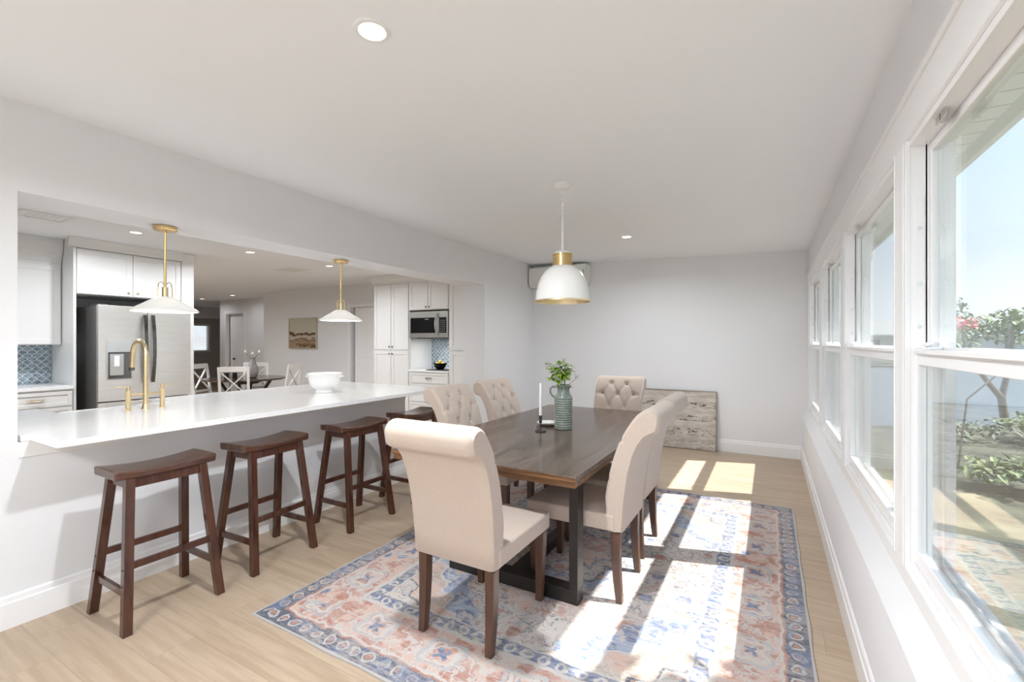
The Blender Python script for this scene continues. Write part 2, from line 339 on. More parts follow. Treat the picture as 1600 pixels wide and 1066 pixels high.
def soffit_mat():
    m, n, l, p = new_mat('soffit_planks'); k = NM(n, l)
    t = n.new('ShaderNodeTexCoord').outputs['Object']; s = n.new('ShaderNodeSeparateXYZ'); l.new(t, s.inputs[0])
    f = k.m('FRACT', k.m('DIVIDE', s.outputs['Y'], 0.16)); g = k.band(f, 0.5, 0.035)
    c = k.mix(g, (0.80, 0.81, 0.74), (0.40, 0.42, 0.38)); l.new(c, p.inputs['Base Color']); p.inputs['Roughness'].default_value = 0.6
    return m
M['soffit'] = soffit_mat()
M['fascia'] = simple('fascia_paint', (0.78, 0.79, 0.73), 0.5, var=0.01)
M['lawn'] = simple('lawn_and_gravel', (0.105, 0.108, 0.070), 0.95, var=0.65, scale=2.2, bump=0.5, bscale=20)
def water_mat():
    m, n, l, p = new_mat('lake_water'); k = NM(n, l)
    p.inputs['Base Color'].default_value = (0.125, 0.155, 0.175, 1); p.inputs['Roughness'].default_value = 0.4
    t = n.new('ShaderNodeTexCoord').outputs['Object']; h = k.noise(k.mapping(t, (1, 3, 1)), 1.2, 5, 0.6)
    b = n.new('ShaderNodeBump'); b.inputs['Strength'].default_value = 0.6; b.inputs['Distance'].default_value = 0.2; l.new(h, b.inputs['Height']); l.new(b.outputs[0], p.inputs['Normal'])
    return m
M['water'] = water_mat()
M['bark'] = simple('grey_bark', (0.22, 0.19, 0.16), 0.85, var=0.3, scale=10, bump=0.5, bscale=20)
M['bush'] = simple('shrub_leaves', (0.19, 0.25, 0.11), 0.6, var=0.5, scale=4)
M['bush2'] = simple('yellow_green_leaves', (0.24, 0.29, 0.12), 0.6, var=0.4, scale=4)
M['bush3'] = simple('grey_green_leaves', (0.19, 0.22, 0.15), 0.6, var=0.4, scale=4)
M['pink'] = simple('pink_blossom', (0.85, 0.25, 0.30), 0.6, var=0.2)
M['roofgrey'] = simple('grey_roof_shingles', (0.30, 0.29, 0.29), 0.85, var=0.15, scale=6)
M['roofteal'] = simple('teal_roof_metal', (0.30, 0.42, 0.42), 0.6, var=0.08)
M['stucco'] = simple('pale_stucco', (0.62, 0.62, 0.60), 0.85, var=0.04)
M['fenceglass'] = simple('dark_window_pane', (0.10, 0.13, 0.15), 0.15, var=0.05)

# ------------------------------------------------------------------ mesh builder
class MB:
    def __init__(s): s.bm = bmesh.new()
    def box(s, x0, x1, y0, y1, z0, z1):
        v = [s.bm.verts.new(c) for c in ((x0,y0,z0),(x1,y0,z0),(x1,y1,z0),(x0,y1,z0),(x0,y0,z1),(x1,y0,z1),(x1,y1,z1),(x0,y1,z1))]
        for f in ((0,3,2,1),(4,5,6,7),(0,1,5,4),(1,2,6,5),(2,3,7,6),(3,0,4,7)): s.bm.faces.new([v[i] for i in f])
        return s
    def hexa(s, pts):   # 8 points, bottom four ccw then top four
        v = [s.bm.verts.new(c) for c in pts]
        for f in ((0,3,2,1),(4,5,6,7),(0,1,5,4),(1,2,6,5),(2,3,7,6),(3,0,4,7)): s.bm.faces.new([v[i] for i in f])
        return s
    def taper(s, p, q, wx0, wy0, wx1, wy1):  # post from p to q with rectangular ends
        return s.hexa([(p[0]+a*wx0/2, p[1]+b*wy0/2, p[2]) for a, b in ((-1,-1),(1,-1),(1,1),(-1,1))] +
                      [(q[0]+a*wx1/2, q[1]+b*wy1/2, q[2]) for a, b in ((-1,-1),(1,-1),(1,1),(-1,1))])
    def beam(s, p, q, w, h, up=(0,0,1)):
        p, q = Vector(p), Vector(q); d = (q-p).normalized(); u = Vector(up); sd = d.cross(u).normalized(); u = sd.cross(d).normalized()
        pts = []
        for c in (p, q):
            for a, b in ((-1,-1),(1,-1),(1,1),(-1,1)): pts.append(c + sd*(a*w/2) + u*(b*h/2))
        return s.hexa(pts)
    def prism(s, poly, axis, a0, a1):   # poly in the plane across axis
        def P(u, v, a): return {'x': (a,u,v), 'y': (u,a,v), 'z': (u,v,a)}[axis]
        v0 = [s.bm.verts.new(P(u,v,a0)) for u, v in poly]; v1 = [s.bm.verts.new(P(u,v,a1)) for u, v in poly]
        s.bm.faces.new(v0[::-1]); s.bm.faces.new(v1); n = len(poly)
        for i in range(n): s.bm.faces.new((v0[i], v0[(i+1)%n], v1[(i+1)%n], v1[i]))
        return s
    def lathe(s, prof, c=(0,0,0), seg=32, cap=True):
        rings = []
        for r, z in prof:
            rings.append([s.bm.verts.new((c[0]+r*math.cos(2*PI*i/seg), c[1]+r*math.sin(2*PI*i/seg), c[2]+z)) for i in range(seg)])
        for a, b in zip(rings, rings[1:]):
            for i in range(seg): s.bm.faces.new((a[i], a[(i+1)%seg], b[(i+1)%seg], b[i]))
        if cap: s.bm.faces.new(rings[0][::-1]); s.bm.faces.new(rings[-1])
        return s
    def tube(s, path, r, seg=10, closed=False):
        path = [Vector(p) for p in path]; n = len(path); rr = r if isinstance(r, (list, tuple)) else [r]*n
        rings = []; prev = None
        for i, p in enumerate(path):
            if closed: d = (path[(i+1)%n]-path[i-1]).normalized()
            else: d = (path[min(i+1,n-1)]-path[max(i-1,0)]).normalized()
            if prev is None:
                a = d.orthogonal().normalized()
            else:
                a = (prev - d*prev.dot(d)); a = a.normalized() if a.length > 1e-6 else d.orthogonal().normalized()
            prev = a; b = d.cross(a)
            rings.append([s.bm.verts.new(p + (a*math.cos(2*PI*j/seg) + b*math.sin(2*PI*j/seg))*rr[i]) for j in range(seg)])
        pairs = list(zip(rings, rings[1:])) + ([(rings[-1], rings[0])] if closed else [])
        for x, y in pairs:
            for j in range(seg): s.bm.faces.new((x[j], x[(j+1)%seg], y[(j+1)%seg], y[j]))
        if not closed: s.bm.faces.new(rings[0][::-1]); s.bm.faces.new(rings[-1])
        return s
    def ball(s, c, r, sc=(1,1,1), seg=12):
        m = Matrix.Translation(c) @ Matrix.Diagonal((r*sc[0], r*sc[1], r*sc[2], 1))
        bmesh.ops.create_uvsphere(s.bm, u_segments=seg, v_segments=max(6, seg//2+2), radius=1, matrix=m); return s
    def build(s, name, mat, parent=None, smooth=False, bevel=0.0, bseg=2, sub=0, loc=None, kind=None):
        bmesh.ops.recalc_face_normals(s.bm, faces=s.bm.faces[:])
        me = bpy.data.meshes.new(name); s.bm.to_mesh(me); s.bm.free()
        me.materials.append(mat if not isinstance(mat, str) else M[mat])
        if smooth: me.polygons.foreach_set('use_smooth', [True]*len(me.polygons))
        o = bpy.data.objects.new(name, me); COL.objects.link(o)
        if parent: o.parent = parent
        if loc: o.location = loc
        if bevel:
            b = o.modifiers.new('bevel', 'BEVEL'); b.width = bevel; b.segments = bseg; b.limit_method = 'ANGLE'; b.angle_limit = R(40)
            me.polygons.foreach_set('use_smooth', [True]*len(me.polygons)); b.harden_normals = True
        if sub:
            m2 = o.modifiers.new('subsurf', 'SUBSURF'); m2.levels = sub; m2.render_levels = sub
        if smooth and not sub and not bevel:
            try: me.set_sharp_from_angle(angle=R(42))
            except Exception: pass
        if kind: o['kind'] = kind
        return o
def tag(o, label, cat, group=None, kind=None):
    if label: o['label'] = label
    if cat: o['category'] = cat
    if group: o['group'] = group
    if kind: o['kind'] = kind
    return o
def thing(name, label, cat, loc=(0,0,0), rz=0, group=None):
    o = bpy.data.objects.new(name, None); COL.objects.link(o); o.location = loc; o.rotation_euler = (0,0,rz); o.empty_display_size = 0.1
    return tag(o, label, cat, group)
def kids(o): return [c for c in bpy.data.objects if c.parent == o]
def copy_tree(o, parent=None):
    c = o.copy(); COL.objects.link(c); c.parent = parent
    for ch in kids(o): copy_tree(ch, c)
    return c
def struct(mb, name, mat, **k): return mb.build(name, mat, kind='structure', **k)

# ------------------------------------------------------------------ dimensions
WL, WLB = -3.25, -3.595          # dining-side and kitchen-side faces of the wall with the pass-through
YE = 6.425                        # end wall
ZLc, ZRc = 2.60, 2.50             # ceiling at the left wall and at the window wall
XR, XW = 0.400, 0.500              # inner and outer face of the window wall
KNEE = 0.333
YB = -2.6                         # wall behind the camera
KC = 2.55                         # kitchen ceiling
MULL = [0.62, 2.01, 3.41, 4.81, 6.21]
ZS, ZH = 0.66, 2.06               # window opening

# ------------------------------------------------------------------ room shell
struct(MB().box(-18.5, XR+0.1, YB-0.15, YE+0.2, -0.12, 0.0).box(-18.5, -9, YE+0.2, 10.5, -0.12, 0.0), 'floor', 'floor')
f2 = MB(); f2.hexa([(WLB,YB-.15,2.61),(XW,YB-.15,2.495),(XW,YE+.2,2.495),(WLB,YE+.2,2.61),(WLB,YB-.15,2.75),(XW,YB-.15,2.75),(XW,YE+.2,2.75),(WLB,YE+.2,2.75)])
struct(f2, 'ceiling', 'ceiling')
struct(MB().box(-18.5, WLB, YB, 10.5, KC, KC+0.12), 'ceiling_kitchen', 'ceiling')
w = MB()
w.box(WLB, WL, YB, 0.755, 0, 2.72); w.box(WLB, WL, 5.007, YE+0.2, 0, 2.72); w.box(WLB, WL, 0.755, 5.007, 2.152, 2.72)
struct(w, 'wall_left', 'wall')
struct(MB().box(-3.50, WL, 0.755, 3.515, 0, 0.902), 'wall_counter_base', 'wall')
struct(MB().box(WLB, XW, YE, YE+0.2, 0, 2.75), 'wall_end', 'wall')
# window wall: knee wall with sloping shelf, piers and head
w = MB(); w.prism([(KNEE,0),(KNEE,0.515),(XR,0.598),(XR,ZS),(XW,ZS),(XW,0)], 'y', YB, YE)
w.box(XR, XW, YB, YE, ZH, 2.6)
for a, b in ((YB, -0.83),): w.box(XR, XW, a, b, ZS, ZH)
for c in [-0.77] + MULL[:]:
    w.box(XR, XW, c-0.06, c+0.06 if c < 6 else YE, ZS, ZH)
struct(w, 'wall_right', 'wall')
# wall behind the camera; unseen glazed door added to let in sky light
w = MB(); w.box(WLB, -2.9, YB-.15, YB, 0, 2.75); w.box(0.1, XW, YB-.15, YB, 0, 2.75); w.box(-2.9, 0.1, YB-.15, YB, 2.3, 2.75)
struct(w, 'wall_back', 'wall')
dr = struct(MB().box(-2.9,-2.84,YB-.1,YB-.04,0,2.3).box(0.04,0.1,YB-.1,YB-.04,0,2.3).box(-2.84,0.04,YB-.1,YB-.04,2.24,2.3).box(-2.84,0.04,YB-.1,YB-.04,0,0.05).box(-1.44,-1.36,YB-.1,YB-.04,0.05,2.24), 'door_3', 'vinyl')
MB().box(-2.84,-1.44,YB-.075,YB-.069,0.05,2.24).box(-1.36,0.04,YB-.075,YB-.069,0.05,2.24).build('glass', 'glass', dr)

# baseboards
def base_prof(sgn): return [(0,0),(sgn*.016,0),(sgn*.016,.122),(sgn*.011,.128),(sgn*.009,.150),(sgn*.004,.158),(0,.158)]
b = MB()
b.prism([(WL+u, z) for u, z in base_prof(1)], 'y', YB, 3.515); b.prism([(WL+u, z) for u, z in base_prof(1)], 'y', 5.007, YE)
struct(b, 'baseboard_left', 'trim')
struct(MB().prism([(YE+u, z) for u, z in base_prof(-1)], 'x', WL, KNEE), 'baseboard_end', 'trim')
struct(MB().prism([(KNEE+u, z) for u, z in base_prof(-1)], 'y', YB, YE), 'baseboard_right', 'trim')
# strip under the counter, casing of windows
struct(MB().box(WL, WL+0.006, 0.758, 3.515, 0.824, 0.902), 'trim_1', 'trim', bevel=0.0015)
c = MB(); y0, y1 = -0.85, YE
c.box(XR-0.014, XR, y0, y1, ZH, 2.185); c.box(XR-0.022, XR, y0, y1, 2.185, 2.205)
c.box(XR-0.014, XR, y0, y1, 0.605, ZS)
struct(c, 'trim_2', 'trim', bevel=0.002)
c = MB()
for q in [-0.77] + MULL:
    a, bb = q-0.075, (q+0.075 if q < 6 else YE)
    c.box(XR-0.014, XR, a, bb, ZS, ZH); c.box(XR-0.019, XR-0.014, a+0.012, a+0.022, ZS, ZH); c.box(XR-0.019, XR-0.014, bb-0.022, bb-0.012, ZS, ZH)
struct(c, 'trim_3', 'trim', bevel=0.002)

# ------------------------------------------------------------------ windows (double hung, insect screen on the lower half)
def window(idx, ya, yb):
    root = bpy.data.objects.new('window_%d' % idx, None); COL.objects.link(root); root['kind'] = 'structure'
    root.location = (XR, (ya+yb)/2, ZS); hw = (yb-ya)/2; H = ZH-ZS
    D = XW-XR
    fr = MB()      # jamb liner
    fr.box(-0.004, D+0.01, -hw, -hw+0.014, 0, H); fr.box(-0.004, D+0.01, hw-0.014, hw, 0, H)
    fr.box(-0.004, D+0.01, -hw+0.014, hw-0.014, H-0.022, H); 
    fr.prism([(-0.004,0),(-0.004,0.018),(0.004,0.018),(0.004,0.024),(D+0.02,0.014),(D+0.02,0)], 'y', -hw+0.014, hw-0.014)
    fr.box(0.037, 0.041, -hw+0.014, -hw+0.014, 0.03, H-.022); fr.box(0.037, 0.041, hw-0.014, hw-0.014, 0.03, H-.022)
    fr.build('jamb_frame', 'vinyl', root, bevel=0.0015)
    iw = hw-0.016; mid = 0.69
    def sash(name, x0, x1, z0, z1, top, bot, side):
        s_ = MB(); s_.box(x0, x1, -iw, -iw+side, z0, z1); s_.box(x0, x1, iw-side, iw, z0, z1)
        s_.box(x0, x1, -iw+side, iw-side, z1-top, z1); s_.box(x0, x1, -iw+side, iw-side, z0, z0+bot)
        o = s_.build(name, 'vinyl', root, bevel=0.003)
        xm = (x0+x1)/2
        MB().box(xm-0.003, xm+0.003, -iw+side-0.004, iw-side+0.004, z0+bot-0.004, z1-top+0.004).build('pane', 'glass', o)
        return o
    lo = sash('lower_sash', 0.010, 0.034, 0.026, mid+0.028, 0.050, 0.045, 0.022)
    up = sash('upper_sash', 0.044, 0.068, mid-0.010, H-0.024, 0.030, 0.045, 0.024)
    MB().box(-0.004, 0.010, -iw+0.03, iw-0.03, mid+0.014, mid+0.028).build('lift_rail', 'vinyl', lo, bevel=0.003)
    for sy in (-1, 1):
        lk = MB(); lk.box(0.010, 0.042, sy*(hw-0.13)-0.035, sy*(hw-0.13)+0.035, mid+0.028, mid+0.037); lk.lathe([(0.016,0),(0.016,.012),(0.010,.016)], (0.026, sy*(hw-0.13), mid+0.036), 16)
        lk.box(0.004, 0.016, sy*(hw-0.13)-0.03, sy*(hw-0.13)+0.005, mid+0.038, mid+0.047)
        lk.build('sash_lock', 'vinyl', lo, bevel=0.002)
        tr = MB(); tr.box(0.010, 0.034, sy*hw-sy*0.0155-0.0015, sy*hw-sy*0.0155+0.0015, mid+0.03, H-0.19)
        t_ = tr.build('track_cover', 'vinyl', root, bevel=0.001)
        sc = MB()
        for zz in (0.12, 0.32, 0.46): sc.lathe([(0.006,-0.0015),(0.006,0.0015)], (0,0,0), 10); 
        sc.bm.free()
        for zz in (mid+0.10, mid+0.24, mid+0.42):
            q = MB(); q.lathe([(0.0055,-0.001),(0.0055,0.001)], (0,0,0), 12)
            for v in q.bm.verts: v.co = Vector((v.co.x, v.co.z, v.co.y))
            q.build('screw', M['steel2'], t_, loc=(0.022, sy*(hw-0.0172), zz))
    sf = MB(); x0, x1 = 0.074, 0.080
    sf.box(x0,x1,-iw,-iw+.018,0.02,mid+.01).box(x0,x1,iw-.018,iw,0.02,mid+.01).box(x0,x1,-iw+.018,iw-.018,mid-.01,mid+.01).box(x0,x1,-iw+.018,iw-.018,0.02,0.04)
    so = sf.build('screen_frame', 'white_plastic', root)
    bm_ = MB(); v = [bm_.bm.verts.new(c) for c in ((0.077,-iw+.016,.038),(0.077,iw-.016,.038),(0.077,iw-.016,mid-.008),(0.077,-iw+.016,mid-.008))]; bm_.bm.faces.new(v)
    bm_.build('insect_screen', 'screen', so)
    # blind bracket left at the head
    br = MB(); br.box(0.012, 0.016, hw-0.30, hw-0.22, H-0.042, H-0.022); br.box(0.012, 0.030, hw-0.26, hw-0.255, H-0.050, H-0.022)
    br.build('blind_bracket', 'steel2', root)
    return root
edges = [-0.77] + MULL
for i in range(5): window(i+1, edges[i]+0.06, edges[i+1]-0.06)

# ------------------------------------------------------------------ kitchen and rooms beyond (shell)
struct(MB().box(-10.14, -7.32, 6.35, 6.5, 0, KC).box(-6.56, WLB, 6.35, 6.5, 0, KC).box(-7.32,-6.56,6.35,6.5,2.10,KC), 'wall_kitchen', 'wall')
struct(MB().box(-7.5,-6.4,7.2,7.3,0,2.3).box(-7.5,-7.4,6.5,7.2,0,2.3).box(-6.5,-6.4,6.5,7.2,0,2.3).box(-7.5,-6.4,6.5,7.3,2.3,2.4), 'wall_closet', 'taupe')
struct(MB().box(-10.22, -10.14, 6.35, 7.12, 0, KC), 'wall_return', 'wall')
w = MB(); w.box(-12.14, -10.14, 7.0, 7.12, 0, KC); w.box(-13.3, -12.98, 7.0, 7.12, 0, KC); w.box(-12.98, -12.14, 7.0, 7.12, 2.17, KC)
struct(w, 'wall_hall', 'wall')
struct(MB().box(-13.3, -13.2, 7.12, 10.3, 0, KC), 'wall_hall_side', 'wall')
w = MB(); w.box(-17.1, -17.0, YB, 7.2, 0, KC); w.box(-17.1,-17.0, 8.55, 10.5, 0, KC); w.box(-17.1,-17.0,7.2,8.55,0,1.13); w.box(-17.1,-17.0,7.2,8.55,1.96,KC)
struct(w, 'wall_far', 'taupe')
struct(MB().box(-18.5, -10.2, 10.3, 10.5, 0, KC), 'wall_far_side', 'taupe')
struct(MB().box(-17.0, -16.3, YB, 10.3, 2.22, KC), 'trim_4', 'wall')
struct(MB().box(-18.5, WLB, YB-.15, YB, 0, KC), 'wall_kitchen_back', 'wall')
struct(MB().box(-10.14, WLB, 6.336, 6.35, 0, 0.13), 'baseboard_kitchen', 'trim')
# partition that carries the fridge and cabinets
struct(MB().box(-7.42, -7.25, YB, 3.16, 0, KC), 'wall_partition', 'wall')
# doors in the far walls
def flush_door(idx, x0, x1, y, ztop, knobx, casing=0.07, depth=0.02, gap=0.006):
    root = bpy.data.objects.new('door_%d' % idx, None); COL.objects.link(root); root['kind'] = 'structure'
    c = MB(); c.box(x0-casing, x0, y-.022, y, 0, ztop+casing); c.box(x1, x1+casing, y-.022, y, 0, ztop+casing); c.box(x0, x1, y-.022, y, ztop, ztop+casing)
    c.build('door_casing', 'trim', root, bevel=0.003)
    ly = y-0.010+depth
    lf = MB(); W = x1-x0
    lf.box(x0+gap, x1-.006, ly, ly+.03, 0.01, ztop-.006)
    leaf = lf.build('door_leaf', 'trim', root)
    pm = MB()
    for a, b2 in ((0.22, 0.95), (1.08, ztop-.2)):
        for (p0,p1,q0,q1) in ((x0+.12,x1-.12,a,a+.012),(x0+.12,x1-.12,b2-.012,b2),(x0+.12,x0+.132,a,b2),(x1-.132,x1-.12,a,b2)):
            pm.box(p0,p1,ly-.006,ly,q0,q1)
    pm.build('panel_moulding', 'trim', leaf, bevel=0.002)
    if knobx is None: return root
    kb = MB(); kb.ball((knobx, ly-.045, 0.95), 0.028); kb.box(knobx-.008,knobx+.008,ly-.045,ly,0.942,0.958)
    kb.build('knob', 'blackmatte', leaf, smooth=True)
    return root
flush_door(1, -7.32, -6.56, 6.35, 2.10, None, depth=0.07, gap=0.06)
flush_door(2, -12.96, -12.16, 7.10, 2.15, -12.70, casing=0.0, depth=0.0)
c = MB(); c.box(-13.06,-12.98,6.98,7.0,0,2.25); c.box(-12.14,-12.06,6.98,7.0,0,2.25); c.box(-12.98,-12.14,6.98,7.0,2.17,2.25)
struct(c, 'trim_5', 'trim', bevel=0.003)
# hall window with blind
root = bpy.data.objects.new('window_6', None); COL.objects.link(root); root['kind'] = 'structure'
fr = MB(); fr.box(-17.0,-16.98,7.13,7.2,1.06,2.03).box(-17.0,-16.98,8.55,8.62,1.06,2.03).box(-17.0,-16.98,7.2,8.55,1.96,2.03).box(-17.0,-16.95,7.13,8.62,1.06,1.13)
fr.build('window_frame', 'trim', root)
MB().box(-17.06,-17.054,7.2,8.55,1.13,1.96).build('pane', 'glass', root)
bl = MB()
for i in range(19): z = 1.15+i*0.0425; bl.hexa([(-17.045,7.22,z),(-17.01,7.22,z+.012),(-17.01,8.53,z+.012),(-17.045,8.53,z),(-17.045,7.22,z+.003),(-17.01,7.22,z+.015),(-17.01,8.53,z+.015),(-17.045,8.53,z+.003)])
bl.build('venetian_blind', 'white_plastic', root)

# ------------------------------------------------------------------ lamps
def can_light(x, y, z, label, group, power):
    t = thing('recessed_downlight', label, 'downlight', (x, y, z), 0, group)
    tr = MB(); tr.lathe([(0.047,-0.001),(0.050,-0.006),(0.064,-0.005),(0.068,-0.0005),(0.068,0.004),(0.047,0.004)], seg=40, cap=False); tr.build('trim_ring', 'white_plastic', t, smooth=True)
    MB().lathe([(0.0465,-0.003),(0.0465,0.002)], seg=40).build('lens', 'lampglow', t)
    d = bpy.data.lights.new('downlight_lamp', 'AREA'); d.shape = 'DISK'; d.size = 0.09; d.energy = power; d.color = (0.92, 0.96, 1.0); d.spread = R(165)
    o = bpy.data.objects.new('downlight_lamp', d); COL.objects.link(o); o.parent = t; o.location = (0, 0, -0.012)
    return t
def bulb_light(parent, z, power):
    d = bpy.data.lights.new('bulb_lamp', 'POINT'); d.energy = power; d.shadow_soft_size = 0.03; d.color = (1.0, 0.95, 0.88)
    o = bpy.data.objects.new('bulb_lamp', d); COL.objects.link(o); o.parent = parent; o.location = (0, 0, z)
def ceil_z(x): return 2.61 + (x-WLB)/(XW-WLB)*(2.495-2.61) - 0.0
G1 = 'downlights in the dining room ceiling'
can_light(-1.27, 1.20, ceil_z(-1.27), 'large bright round downlight near the top edge of the picture', G1, CAN_W)
can_light(-1.354, 4.91, ceil_z(-1.35), 'small round downlight in ceiling right of the domed pendant', G1, CAN_W*0.6)
def fill_lamp(x, y, z, power, label):  # unseen lamps added to lift the brightness of the rooms
    t = thing('added_fill_lamp', label, 'fill lamp', (x, y, z))
    MB().lathe([(0.44,-0.07),(0.46,-0.065),(0.46,-0.004),(0.44,0.0)], seg=56).build('drum', 'white_plastic', t, smooth=True)
    MB().lathe([(0.435,-0.075),(0.435,-0.0705)], seg=56).build('diffuser', 'lampglow', t)
    d = bpy.data.lights.new('fill_lamp', 'AREA'); d.shape = 'DISK'; d.size = 0.86; d.energy = power; d.color = (0.92, 0.96, 1.0); d.spread = R(175)
    o = bpy.data.objects.new('fill_lamp', d); COL.objects.link(o); o.parent = t; o.location = (0, 0, -0.08)
fill_lamp(-1.1, -1.5, ceil_z(-1.1), FILL_W, 'added round fill lamp behind the camera')
fill_lamp(-9.1, 2.6, KC, FILL_W*1.1, 'added round fill lamp hidden behind the refrigerator wall')
G2 = 'downlights in the kitchen ceiling'
kl = [(-5.765,2.2,'downlight above the refrigerator end of kitchen ceiling'),(-5.765,3.4,'downlight in middle of kitchen ceiling left of the vent'),(-5.765,4.6,'downlight just left of second brass pendant in kitchen ceiling'),
      (-13.05,6.42,'farthest left tiny downlight over the breakfast room'),(-11.43,6.31,'far tiny downlight over breakfast room above the doorway'),(-5.765,1.0,'added unseen kitchen downlight past the left of opening'),(-11.0,3.0,'added unseen downlight past the refrigerator wall')]  # last two are out of view, added for more kitchen light
for x, y, lb in kl: can_light(x, y, KC, lb, G2, KCAN_W if x > -7 else KCAN_W*0.2)
# vents on kitchen ceiling
def ceiling_vent(x, y, w_, h_, label):
    t = thing('ceiling_vent', label, 'vent', (x, y, KC))
    f = MB(); f.box(-w_/2,w_/2,-h_/2,-h_/2+.02,-.008,0).box(-w_/2,w_/2,h_/2-.02,h_/2,-.008,0).box(-w_/2,-w_/2+.02,-h_/2+.02,h_/2-.02,-.008,0).box(w_/2-.02,w_/2,-h_/2+.02,h_/2-.02,-.008,0); f.build('frame','white_plastic',t)
    s_ = MB()
    for i in range(7):
        yy = -h_/2+.03+(h_-.06)*i/6; s_.hexa([(-w_/2+.02,yy-.006,-.002),(w_/2-.02,yy-.006,-.002),(w_/2-.02,yy+.006,-.008),(-w_/2+.02,yy+.006,-.008),(-w_/2+.02,yy-.006,0),(w_/2-.02,yy-.006,0),(w_/2-.02,yy+.006,-.006),(-w_/2+.02,yy+.006,-.006)])
    s_.build('louvre', 'white_plastic', t)
ceiling_vent(-6.6, 4.55, 0.45, 0.30, 'white rectangular air vent in kitchen ceiling between two downlights')
ceiling_vent(-5.75, 1.50, 0.30, 0.35, 'white air vent in kitchen ceiling at far left above wall cabinet')

# cone pendants over the counter
def cone_pendant():
    t = thing('pendant_lamp', 'white cone pendant on brass stem over the faucet', 'pendant lamp', (-3.42, 1.461, 2.152), 0, 'pair of cone pendants over the counter')
    MB().lathe([(0.060,0),(0.066,-0.004),(0.066,-0.022),(0.060,-0.028),(0.012,-0.028)][::-1], seg=32).build('ceiling_canopy', 'brass', t, smooth=True)
    MB().lathe([(0.0075,-0.028),(0.0075,-0.45)], seg=14).build('stem', 'brass', t, smooth=True)
    MB().lathe([(0.004,-0.395),(0.017,-0.395),(0.017,-0.455),(0.026,-0.455),(0.026,-0.468),(0.004,-0.468)], seg=24).build('socket', 'softbrass', t, smooth=True)
    a = MB()
    for s_ in (-1, 1): a.tube([(0, s_*0.006, -0.375),(0, s_*0.022, -0.36),(0, s_*0.036, -0.372),(0, s_*0.040, -0.40),(0, s_*0.042, -0.462)], 0.0028, 8)
    a.build('stem_loop', 'brass', t, smooth=True)
    MB().lathe([(0.020,-0.456),(0.046,-0.458),(0.176,-0.540),(0.182,-0.546),(0.182,-0.554),(0.177,-0.555),(0.172,-0.546),(0.044,-0.466),(0.020,-0.463)], seg=64, cap=False).build('shade', 'opal', t, smooth=True)
    MB().ball((0,0,-0.505),0.026).build('bulb', emit('bulb_glow',(1,.95,.88),2.5), t, smooth=True)
    return t
pend = cone_pendant()
p2 = copy_tree(pend); p2.location = (-3.42, 2.853, 2.152); p2['label'] = 'white cone pendant on brass stem over the footed bowl'
for p_ in (pend, p2): bulb_light(p_, -0.535, 5.0)

# domed pendant over the table
zc = ceil_z(-1.308)
t = thing('dome_pendant', 'white domed pendant with brass collar over dining table', 'pendant lamp', (-1.308, 3.05, zc))
MB().lathe([(0.010,-0.032),(0.030,-0.028),(0.060,-0.014),(0.064,0.0)], seg=32).build('ceiling_canopy', 'milk', t, smooth=True)
ch = MB()
for i in range(9):
    z = -0.042-i*0.0225
    pts = []
    for j in range(12):
        a = 2*PI*j/12; u, v = 0.0075*math.cos(a), 0.0155*math.sin(a)
        pts.append((u, 0, z+v) if i % 2 else (0, u, z+v))
    ch.tube(pts, 0.0022, 6, closed=True)
ch.build('chain', 'milk', t, smooth=True)
MB().lathe([(0.005,-0.235),(0.008,-0.24),(0.008,-0.475),(0.012,-0.482)], seg=14).build('rod', 'milk', t, smooth=True)
MB().lathe([(0.010,-0.478),(0.030,-0.482),(0.060,-0.495),(0.072,-0.507)], seg=40).build('cap', 'milk', t, smooth=True)
col_ = MB().lathe([(0.070,-0.507),(0.074,-0.508),(0.074,-0.516),(0.070,-0.517),(0.070,-0.585),(0.074,-0.586),(0.074,-0.594),(0.070,-0.595)], seg=48).build('collar', 'brass', t, smooth=True)
pr_ = [(0.074,-0.594),(0.100,-0.608),(0.132,-0.638),(0.160,-0.680),(0.180,-0.730),(0.192,-0.785),(0.197,-0.844)]
MB().lathe(pr_ + [(r-0.004, z-0.001) for r, z in pr_[::-1]], seg=64, cap=False).build('shade', 'milk', t, smooth=True)
MB().lathe([(0.1972,-0.842),(0.1995,-0.843),(0.1995,-0.854),(0.196,-0.855),(0.194,-0.842)], seg=64, cap=False).build('brass_rim', 'softbrass', t, smooth=True)
pi_ = [(r-0.006, z-0.002) for r, z in pr_]
MB().lathe(pi_, seg=64, cap=False).build('gold_lining', 'softbrass', t, smooth=True)
MB().ball((0,0,-0.74), 0.045, (1,1,1.2), 16).build('bulb', emit('warm_bulb',(1,.93,.82),2.0), t, smooth=True)

# ------------------------------------------------------------------ air conditioner on the end wall
t = thing('air_conditioner', 'white wall mounted air conditioner behind the domed pendant', 'air conditioner', (-2.77, YE, 2.24))
MB().prism([(0,0),(-0.16,0.0),(-0.205,0.045),(-0.215,0.10),(-0.205,0.29),(-0.19,0.30),(0,0.30)], 'x', -0.46, 0.46).build('housing', 'white_plastic', t, bevel=0.008)
MB().box(-0.40, 0.36, -0.198, -0.168, 0.012, 0.020).build('air_flap', 'white_plastic', t, bevel=0.002)
MB().box(0.43, 0.434, -0.218, -0.208, 0.12, 0.22).build('indicator_strip', 'darkgrey', t)
